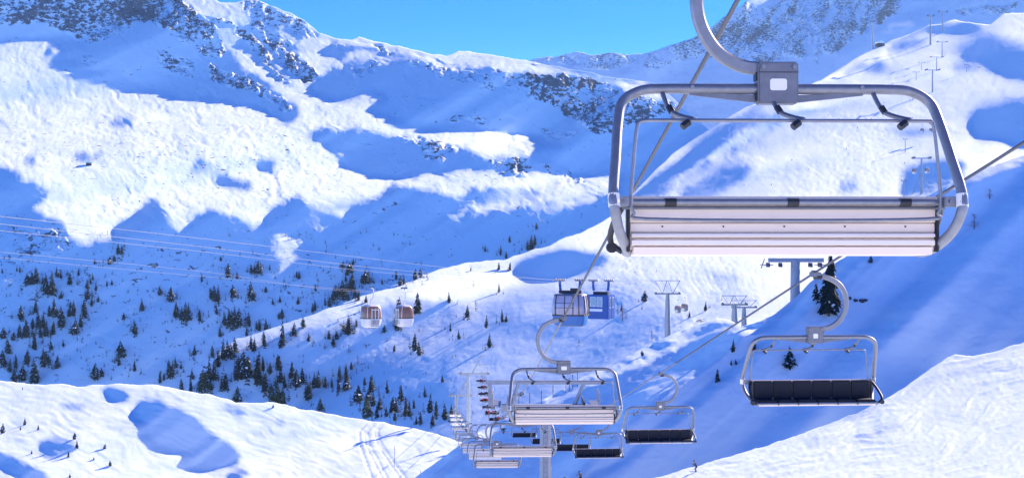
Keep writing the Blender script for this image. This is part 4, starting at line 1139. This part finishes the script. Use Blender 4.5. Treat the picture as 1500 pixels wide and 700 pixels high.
T += crop(500, 380, 2.5, [(25,278,65),(55,247,25),(157,268,25),(395,160,35),(460,212,40),(530,250,40),(590,232,50),(604,230,30),(577,120,35),(617,40,30),(577,38,28),(474,42,20),(278,197,65),(203,250,95),(267,335,55),(285,352,45),(194,337,22),(541,322,45),(555,320,15),(430,292,30),(447,277,14),(400,264,28),(370,450,26),(38,402,25),(20,435,45),(18,480,50),(60,520,52),(110,487,55),(97,518,40),(117,535,45),(140,550,42),(90,575,60,1),(168,490,42),(185,560,50),(202,560,48),(218,518,52),(235,575,60),(250,575,50),(266,545,28),(305,505,38),(323,562,62),(347,575,50),(380,588,55),(402,570,35),(333,610,40),(290,603,40),(275,605,30),(195,590,30,1),(130,580,40),(165,575,30),(75,190,25),(10,150,50),(50,140,40),(85,90,35),(98,80,30),(75,88,25),(200,75,30),(215,95,30),(228,92,30),(270,75,35),(290,65,28),(40,110,50),(8,120,40),(150,90,25),(20,60,30)])
T += crop(600, 230, 3.5, [(513,435,35),(387,487,40),(605,480,55),(625,475,80),(643,452,55),(650,370,35),(607,360,22),(680,342,18),(708,340,22),(467,505,50),(495,520,35),(563,495,22),(537,487,22),(882,297,16),(777,395,15),(660,465,20),(313,583,22)])
T += [(944, 442, 17), (910, 456, 12), (1033, 456, 15), (1010, 465, 9), (1057, 440, 7), (930, 400, 6), (962, 398, 5)]
def c_line(x): return np.interp(x, [p[0] for p in C_TOP], [p[1] for p in C_TOP])
T = [t for t in T if t[2] > 4]
T.sort(key=lambda t: -t[2])
LAB_T = {'M': ('dark conifer on the steep shaded slope across the valley', 'conifers on the shaded valley slope'),
         'C': ('dark conifer scattered on the rounded snow hill under the gondolas', 'conifers on the rounded hill'),
         'O': ('conifer coloured sunlit olive green, standing at the foot of the rounded hill', 'sunlit olive conifers at the hill foot'),
         'V': ('dark conifer in the dense valley wood below the rounded hill', 'conifers in the valley wood')}
trn = random.Random(5)
used = set()
def put_tree(src, p, h, rz, label, group):
    o = src if id(src) not in used else copy_tree(src)
    used.add(id(src))
    o.location = p; o.rotation_euler = (0, 0, rz); o.scale = (h * trn.uniform(.9, 1.15),) * 2 + (h,)
    return tag(o, label, 'tree', group)
rest = []
for i, t in enumerate(T):
    x, y, h = t[:3]
    onC = y > c_line(x) + 1
    sh = middle if onC else mountain
    p = sh.at(x, y); hm = h * p.y / F * (1.22 if (y > 400 and x < 720) else 1.05)
    for _ in range(3):
        if trn.random() < .8 and h > 8:
            xx = x + trn.gauss(0, 6); yy = y + trn.gauss(0, 4)
            if (yy > c_line(xx) + 1) == onC and (onC or yy < 552): rest.append((sh.at(xx, yy), hm * trn.uniform(.3, .75)))
    if i >= 285: rest.append((p, hm)); continue
    if len(t) > 3: k = 'O'; src = trn.choice(olive)
    else:
        src = trn.choice(protos); k = 'M' if not onC else ('V' if (y > 530 or x < 400) else 'C')
    put_tree(src, p, hm, trn.uniform(0, 6.28), *LAB_T[k])

def tree_mass(name, items, label, mat=NEEDLE):
    m = MB(); cm = [crown_mesh(40 + k, f_, 6, 7) for k, f_ in enumerate((.18, .22, .25))]
    for k, (p, h) in enumerate(items):
        c = cm[k % 3]; a = trn.uniform(0, 6.28); ca, sa = math.cos(a) * h, math.sin(a) * h
        m.add([(p.x + v[0] * ca - v[1] * sa, p.y + v[0] * sa + v[1] * ca, p.z + v[2] * h) for v in c.v], c.f)
    o = m.build(name, mat, None, 60)
    o['kind'] = 'stuff'; o['label'] = label; o['category'] = 'trees'
# small far trees and shrubs that nobody could count
for _ in range(2600):
    x = trn.uniform(0, 640); y = trn.uniform(335, 560)
    if y > c_line(x) - 2 or y > 552: continue
    if trn.random() > .30 + .6 * vnoise(np.array([x / 40.]), np.array([y / 25.]), 9)[0]: continue
    p = mountain.at(x, y); rest.append((p, trn.choice((1.5, 2, 2.2, 2.6, 3.2, 4, 5, 7)) * p.y / F))
for _ in range(160):
    x = trn.uniform(330, 700); y = trn.uniform(500, 615)
    if y < c_line(x) + 20 or trn.random() > .4 + (y - 500) / 200: continue
    p = middle.at(x, y); rest.append((p, trn.uniform(3, 8) * p.y / F))
tree_mass('distant_trees', rest, 'tiny far conifers and shrubs dotting the shaded valley slopes')

# conifers on the near slopes
def big_tree():
    root = empty('conifer')
    MB().tube([(0, 0, -.05), (0, 0, .4), (0, 0, .97)], [.022, .014, .003], 8).build('trunk', BARK, root)
    crown_mesh(71, .20, 26, 26).build('crown', NEEDLE, root, 60)
    return root
bt = big_tree(); p = right.at(1214, 462)
bt.location = p; bt.scale = (92 * p.y / F,) * 3
tag(bt, 'tall dark conifer behind the crest at the round grey tower', 'tree')
for x, y, h, lab in ((1156, 541, 34, 'small spruce on the shaded slope, seen through the chair with black seats'), (1104, 514, 18, 'little conifer high on the shaded slope beside the lit crest'), (1074, 516, 20, 'thin little conifer on the shaded slope right of the rope'), (1051, 561, 20, 'low young conifer alone on the shaded slope above the second black seat chair'), (1071, 536, 9, 'tiny sapling below the thin little conifer'), (1078, 535, 8, 'tinier sapling next to the tiny sapling'), (1275, 386, 12, 'small conifer just under the big chair seat'), (1196, 440, 26, 'young conifer leaning on the tall dark conifer'), (941, 522, 9, 'tiny sapling on the sunlit crest strip')):
    p = right.at(x, y); put_tree(protos[trn.randrange(5)], p, h * p.y / F, trn.uniform(0, 6), lab, None)
SG = 'stunted conifers on the near sunlit hill'
for x, y, h in [(ox / 4.286, 540 + oy / 4.286, hh / 4.286) for ox, oy, hh in ((157,350,45),(240,380,30),(468,440,45),(485,495,50),(657,497,30),(693,605,35),(590,565,22),(440,680,30),(15,400,60),(198,530,25),(430,550,35),(127,380,25))] + [(400, 597, 5), (33, 545 + 25, 4)]:
    p = left.at(x, y + 1); put_tree(protos[2 + trn.randrange(3)], p, h * p.y / F * 1.1, trn.uniform(0, 6), 'stunted little conifer casting a long shadow on the near sunlit hill', SG)

STONE = plain('dark boulder stone', (0.07, 0.07, 0.08), 0.9, 0, 0.4, 3, 0.3)
def boulder(px, py, w, seed, label, group):
    p = right.at(px, py); r = random.Random(seed); k = w * p.y / F / 2
    bm = bmesh.new(); bmesh.ops.create_icosphere(bm, subdivisions=2, radius=1)
    for v in bm.verts: v.co = Vector((v.co.x * 1.1, v.co.y, v.co.z * .75)) * r.uniform(.75, 1.15) * k
    me = bpy.data.meshes.new('boulder'); bm.to_mesh(me); bm.free(); me.materials.append(STONE)
    o = bpy.data.objects.new('boulder', me); COL.objects.link(o); o.location = p
    tag(o, label, 'rock', group)
for i, (x, y, w) in enumerate(((1243, 437, 8), (1253, 440, 7), (1262, 441, 9), (1268, 440, 6), (1226, 452, 6))):
    boulder(x, y, w, i, 'dark boulder poking through snow beside the tall dark conifer', 'boulders by the tall conifer')

# bare larches and shrubs
def make_bare(seed):
    r = random.Random(seed); m = MB()
    m.tube([(0, 0, -.05), (.01, 0, .5), (0, .01, 1)], [.02, .012, .003], 5)
    root = empty('bare_tree'); m.build('trunk', TWIG, root)
    b = MB()
    for k in range(46):
        z = r.uniform(.12, .95); a = r.uniform(0, 6.28); L = .26 * (1.05 - z) * r.uniform(.6, 1.2) + .03
        e_ = Vector((math.cos(a) * L, math.sin(a) * L, z + L * r.uniform(.1, .7)))
        b.tube([(0, 0, z), (e_.x * .5, e_.y * .5, z + (e_.z - z) * .35), e_], [.007, .005, .002], 3)
        for q in range(2):
            d = Vector((r.uniform(-1, 1), r.uniform(-1, 1), r.uniform(0, 1))) * .06
            mid = Vector((e_.x * .6, e_.y * .6, z + (e_.z - z) * .5)); b.tube([mid, mid + d], [.004, .002], 3)
    b.build('branches', TWIG, root)
    return root
bare = [make_bare(1), make_bare(2)]
for x, y, h in ((697, 455, 17), (490, 455, 0), (912, 470, 24), (905, 462, 18), (955, 498, 15), (511, 518, 14), (524, 534, 14), (614, 488, 12), (848, 508, 12), (694, 420, 10)):
    if not h: continue
    p = middle.at(x, y)
    src = bare[trn.randrange(2)]
    o = src if id(src) not in used else copy_tree(src); used.add(id(src))
    o.location = p; o.scale = (h * p.y / F * 1.2,) * 2 + (h * p.y / F,); o.rotation_euler = (0, 0, trn.uniform(0, 6))
    tag(o, 'leafless reddish larch on the rounded snow hill', 'tree', 'leafless trees on the rounded hill')
for x, y, h, lab in ((1427, 335, 22, 'leafless twiggy shrub on the shaded slope beyond the right end of the big chair'), (1450, 292, 14, 'bare shrub on the shaded slope just under the incoming rope')):
    p = right.at(x, y); o = copy_tree(bare[0]); o.name = 'bare_shrub'
    o.location = p; o.scale = (h * p.y / F * 2.2,) * 2 + (h * p.y / F,)
    tag(o, lab, 'shrub')

# ------------------------------------------------------------------ people
def skin_mesh(name, joints, edges, radii, mats, pick):
    me = bpy.data.meshes.new(name); me.from_pydata(joints, edges, [])
    o = bpy.data.objects.new(name, me); COL.objects.link(o)
    md = o.modifiers.new('skin', 'SKIN'); md.use_smooth_shade = True
    for v, r_ in zip(me.skin_vertices[0].data, radii): v.radius = (r_, r_); v.use_root = False
    me.skin_vertices[0].data[0].use_root = True
    sb = o.modifiers.new('sub', 'SUBSURF'); sb.levels = 1; sb.render_levels = 1
    bpy.context.view_layer.update()
    dg = bpy.context.evaluated_depsgraph_get()
    out = bpy.data.meshes.new_from_object(o.evaluated_get(dg))
    bpy.data.objects.remove(o)
    out.materials.clear()
    for m in mats: out.materials.append(m)
    for p_ in out.polygons: p_.material_index = pick(p_.center); p_.use_smooth = True
    return out

SKIN = plain('skin', (0.55, 0.36, 0.28), 0.5)
cloth = lambda n_, c: plain(n_, c, 0.8, 0, 0.2, 12)
NAVY, DKGREY, RED, TEAL, TAN, INK, ORANGE = cloth('navy fabric', (0.015, 0.025, 0.08)), cloth('charcoal fabric', (0.03, 0.032, 0.04)), cloth('red fabric', (0.55, 0.02, 0.03)), cloth('teal fabric', (0.05, 0.35, 0.42)), cloth('tan fabric', (0.30, 0.19, 0.09)), cloth('black fabric', (0.012, 0.014, 0.02)), cloth('orange fabric', (0.65, 0.16, 0.04))
HELMET = plain('helmet shell', (0.02, 0.02, 0.03), 0.3); SKI = plain('ski topsheet', (0.12, 0.13, 0.16), 0.4)

# pelvis first; crouched skier, facing -x (to the left)
CJ = [(0.05, 0, .72), (-.06, 0, .92), (-.16, 0, 1.15), (-.20, 0, 1.25), (-.26, 0, 1.38), (-.30, 0, 1.50),
      (-.14, .19, 1.17), (-.30, .30, .98), (-.52, .26, .98), (-.60, .25, 1.00), (-.14, -.19, 1.17), (-.20, -.33, .95), (-.42, -.34, .90), (-.50, -.34, .91),
      (0.03, .11, .66), (-.20, .13, .45), (-.02, .13, .10), (-.16, .13, .05), (0.03, -.11, .66), (-.18, -.13, .44), (0.0, -.13, .10), (-.14, -.13, .05)]
CE = [(0, 1), (1, 2), (2, 3), (3, 4), (4, 5), (2, 6), (6, 7), (7, 8), (8, 9), (2, 10), (10, 11), (11, 12), (12, 13), (0, 14), (14, 15), (15, 16), (16, 17), (0, 18), (18, 19), (19, 20), (20, 21)]
CRR = [.15, .15, .155, .065, .10, .085, .075, .058, .045, .05, .075, .058, .045, .05, .105, .08, .06, .05, .105, .08, .06, .05]
def skier(px, py, sheet, hpx, jacket, trousers, helmet, label, rz=0.0, group=None, mats=None):
    p = sheet.at(px, py)
    root = empty('person', p, rz)
    b = bpy.data.objects.new('body', skin_mesh('body', CJ, CE, CRR, [jacket, trousers, SKIN, HELMET], lambda c: 2 if (c.z > 1.27) else (3 if c.z < .13 else (1 if c.z < .74 else 0)))); COL.objects.link(b); b.parent = root
    MB().loft([ring(.11 * r_, .11 * r_, z, 12, 2, -.29) for r_, z in ((1.12, 1.42), (1.2, 1.50), (1.05, 1.58), (.6, 1.63), (.1, 1.645))]).build('helmet', helmet, root, 60)
    MB().box((-.385, 0, 1.46), (.05, .16, .07)).build('goggles', HELMET, root, 30, .015)
    MB().box((-.365, 0, 1.40), (.04, .035, .05)).build('nose', SKIN, root, 30, .01)
    for y in (-.13, .13): MB().tube([(.70, y, .03), (-.7, y, .02), (-.95, y, .10)], 0, sect=[(-.045, -.012), (.045, -.012), (.045, .012), (-.045, .012)]).build('ski', SKI, root)
    MB().tube([(-.60, .25, 1.02), (.25, .42, .25)], .012, 5).build('ski_pole', SKI, root); MB().tube([(-.50, -.34, .93), (.30, -.5, .22)], .012, 5).build('ski_pole', SKI, root)
    k = hpx * p.y / F / 1.63; root.scale = (k, k, k)
    return tag(root, label, 'person', group)
skier(1020, 690, near, 17.5, NAVY, DKGREY, HELMET, 'crouching skier in dark navy clothing on the lit snow')
skier(850, 705, right, 17, TAN, INK, HELMET, 'skier in tan jacket and black trousers below the tower', math.radians(60))
skier(828, 709, right, 15, TEAL, WHITE, WHITE, 'skier in teal jacket beside the one in tan', math.radians(40))
# standing people far off on the pistes
SJ = [(0, 0, .92), (0, 0, 1.12), (0, 0, 1.36), (0, 0, 1.47), (-.01, 0, 1.58), (-.01, 0, 1.68), (0, .18, 1.38), (-.03, .25, 1.12), (-.14, .24, .95), (0, -.18, 1.38), (-.03, -.25, 1.12), (-.14, -.24, .95), (0, .10, .86), (-.03, .11, .48), (0, .11, .08), (-.12, .11, .04), (0, -.10, .86), (-.03, -.11, .48), (0, -.11, .08), (-.12, -.11, .04)]
SE = [(0, 1), (1, 2), (2, 3), (3, 4), (4, 5), (2, 6), (6, 7), (7, 8), (2, 9), (9, 10), (10, 11), (0, 12), (12, 13), (13, 14), (14, 15), (0, 16), (16, 17), (17, 18), (18, 19)]
SR = [.15, .145, .155, .06, .10, .085, .075, .058, .045, .075, .058, .045, .10, .075, .055, .05, .10, .075, .055, .05]
stand_meshes = [skin_mesh('person', SJ, SE, SR, [j, t_, SKIN], lambda c: 2 if c.z > 1.50 else (1 if c.z < .92 else 0)) for j, t_ in ((INK, INK), (RED, INK), (NAVY, DKGREY))]
for i, (x, y) in enumerate(((1203, 178), (1229, 176), (1256, 188), (1276, 170), (1295, 152), (1310, 137), (1240, 148), (1213, 171), (1130, 272), (1255, 194), (1276, 176), (1337, 175), (1298, 192), (1240, 220), (1160, 236), (1185, 250), (848, 352), (1325, 240), (1090, 442 - 170))):
    p = middle.at(x, y)
    o = bpy.data.objects.new('person', stand_meshes[1 if x == 848 else (0 if i % 3 else 2)]); COL.objects.link(o)
    k = max(1.0, 2.9 * p.y / F / 1.75); o.location = p; o.scale = (min(k, 1.9),) * 3; o.rotation_euler = (0, 0, i)
    tag(o, 'tiny skier in red at the top of the hill shoulder' if x == 848 else 'tiny dark skier on the far sunlit piste', 'person', None if x == 848 else 'skiers far off on the piste')
# riders on the incoming chairs: seated, facing +y of the chair
RJ = [(0, -.05, -1.38), (0, -.08, -1.15), (0, -.06, -.93), (0, -.05, -.84), (0, -.03, -.73), (0, -.03, -.63), (.18, -.06, -.92), (.24, .04, -1.15), (.16, .22, -1.22), (-.18, -.06, -.92), (-.24, .04, -1.15), (-.16, .22, -1.22), (.10, .0, -1.40), (.12, .38, -1.42), (.12, .46, -1.85), (.12, .58, -1.92), (-.10, .0, -1.40), (-.12, .38, -1.42), (-.12, .46, -1.85), (-.12, .58, -1.92)]
RR_ = [.15, .145, .15, .06, .10, .085, .075, .058, .05, .075, .058, .05, .10, .08, .06, .05, .10, .08, .06, .05]
ride = [skin_mesh('person', RJ, SE, RR_, [j, t_, SKIN, HELMET], lambda c: (3 if c.z > -.66 else 2) if c.z > -.80 else (1 if (c.z < -1.33 or c.y > .3) else 0)) for j, t_ in ((RED, INK), (INK, INK), (NAVY, DKGREY))]
RL = {0: ('small rider in red jacket sitting on an incoming chair', 'riders in red on the incoming chairs'), 1: ('small rider in dark clothing sitting on an incoming chair', 'riders in dark clothing on the incoming chairs'), 2: ('small rider in navy jacket sitting on an incoming chair', 'riders in navy on the incoming chairs')}
for ci, seats in ((8, (0, 2, 3)), (9, (1, 2, 4, 5)), (10, (0, 1, 3)), (11, (2, 3, 4)), (12, (0, 1, 2, 4)), (13, (1, 2, 3)), (14, (2, 3))):
    ch = R_CHAIRS[ci]
    for s_ in seats:
        k = 0 if s_ in (0, 4, 2) and ci != 12 else (1 if s_ % 2 else 2)
        o = bpy.data.objects.new('person', ride[k]); COL.objects.link(o)
        rz = ch.rotation_euler.z; dx = -1.225 + .49 * s_
        o.location = ch.location + Vector((math.cos(rz) * dx, math.sin(rz) * dx, 0)); o.rotation_euler = (0, 0, rz)
        tag(o, RL[k][0], 'person', RL[k][1])

# ------------------------------------------------------------------ poles, hut, fence
POLE = plain('dark marker pole', (0.03, 0.035, 0.05), 0.7)
def pole(name, sheet, px, py, hpx, label, group, mat=POLE, r=.02):
    p = sheet.at(px, py); h = hpx * p.y / F
    m = MB().tube([(0, 0, -.4), (0, 0, h * .96), (0, 0, h)], [r, r, r * .6], 6)
    m.tube([(0, 0, h * .80), (0, 0, h * .88)], r * 1.35, 6)
    o = m.build(name, mat); o.location = p
    return tag(o, label, 'pole', group)
for x, y, h in ((760, 603, 26), (776, 599, 24), (793, 594, 22), (810, 583, 19), (829, 575, 18), (834, 573, 20), (839, 570, 22), (846, 566, 24)):
    pole('marker_pole', right, x, y, h, 'thin dark marker pole standing on the crest behind the lift chairs', 'marker poles on the crest', r=.05)
pole('marker_pole', left, 578, 683, 31, 'single thin pole beside the groomed track on the near hill', None, r=.04)
pole('marker_pole', left, 616, 700, 10, 'short stub pole near the shaded edge of the near hill', None, r=.05)

def hut(px, py, sheet, w, label, rz):
    p = sheet.at(px, py); s_ = w * p.y / F
    root = empty('mountain_hut', p, rz)
    wood = plain('dark hut timber', (0.06, 0.045, 0.04), 0.85, 0, 0.3, 3)
    MB().box((0, 0, s_ * .2), (s_, s_ * .7, s_ * .5)).build('wall', wood, root)
    MB().prism([(-s_ * .58, s_ * .42), (s_ * .58, s_ * .42), (s_ * .58, s_ * .5), (0, s_ * .78), (-s_ * .58, s_ * .5)], 'y', -s_ * .42, s_ * .42).build('roof', SNOW_NEAR, root)
    MB().box((-s_ * .2, -s_ * .355, s_ * .15), (s_ * .2, s_ * .02, s_ * .3)).build('door', BLACK, root)
    MB().box((s_ * .25, -s_ * .355, s_ * .25), (s_ * .18, s_ * .02, s_ * .15)).build('window', PALE_GLASS, root)
    tag(root, label, 'hut')
hut(130, 242, mountain, 8, 'tiny dark mountain hut alone on the sunlit snow plain', .3)
hut(1289, 52, middle, 11, 'low dark lift building on the high far piste', .2)

# ------------------------------------------------------------------ thin mountain air
hz = bpy.data.materials.new('mountain air'); hz.use_nodes = True
hn = hz.node_tree.nodes; hn.remove(hn['Principled BSDF'])
pv = hn.new('ShaderNodeVolumePrincipled'); pv.inputs['Color'].default_value = (0.48, 0.78, 1.0, 1); pv.inputs['Density'].default_value = 0.000026; pv.inputs['Anisotropy'].default_value = 0.2
hz.node_tree.links.new(pv.outputs[0], hn['Material Output'].inputs['Volume'])
hb = MB().box((0, 5100, 490), (12600, 11200, 1600)).build('haze', hz)
hb['kind'] = 'stuff'; hb['label'] = 'thin blue mountain air filling the valley'; hb['category'] = 'haze'
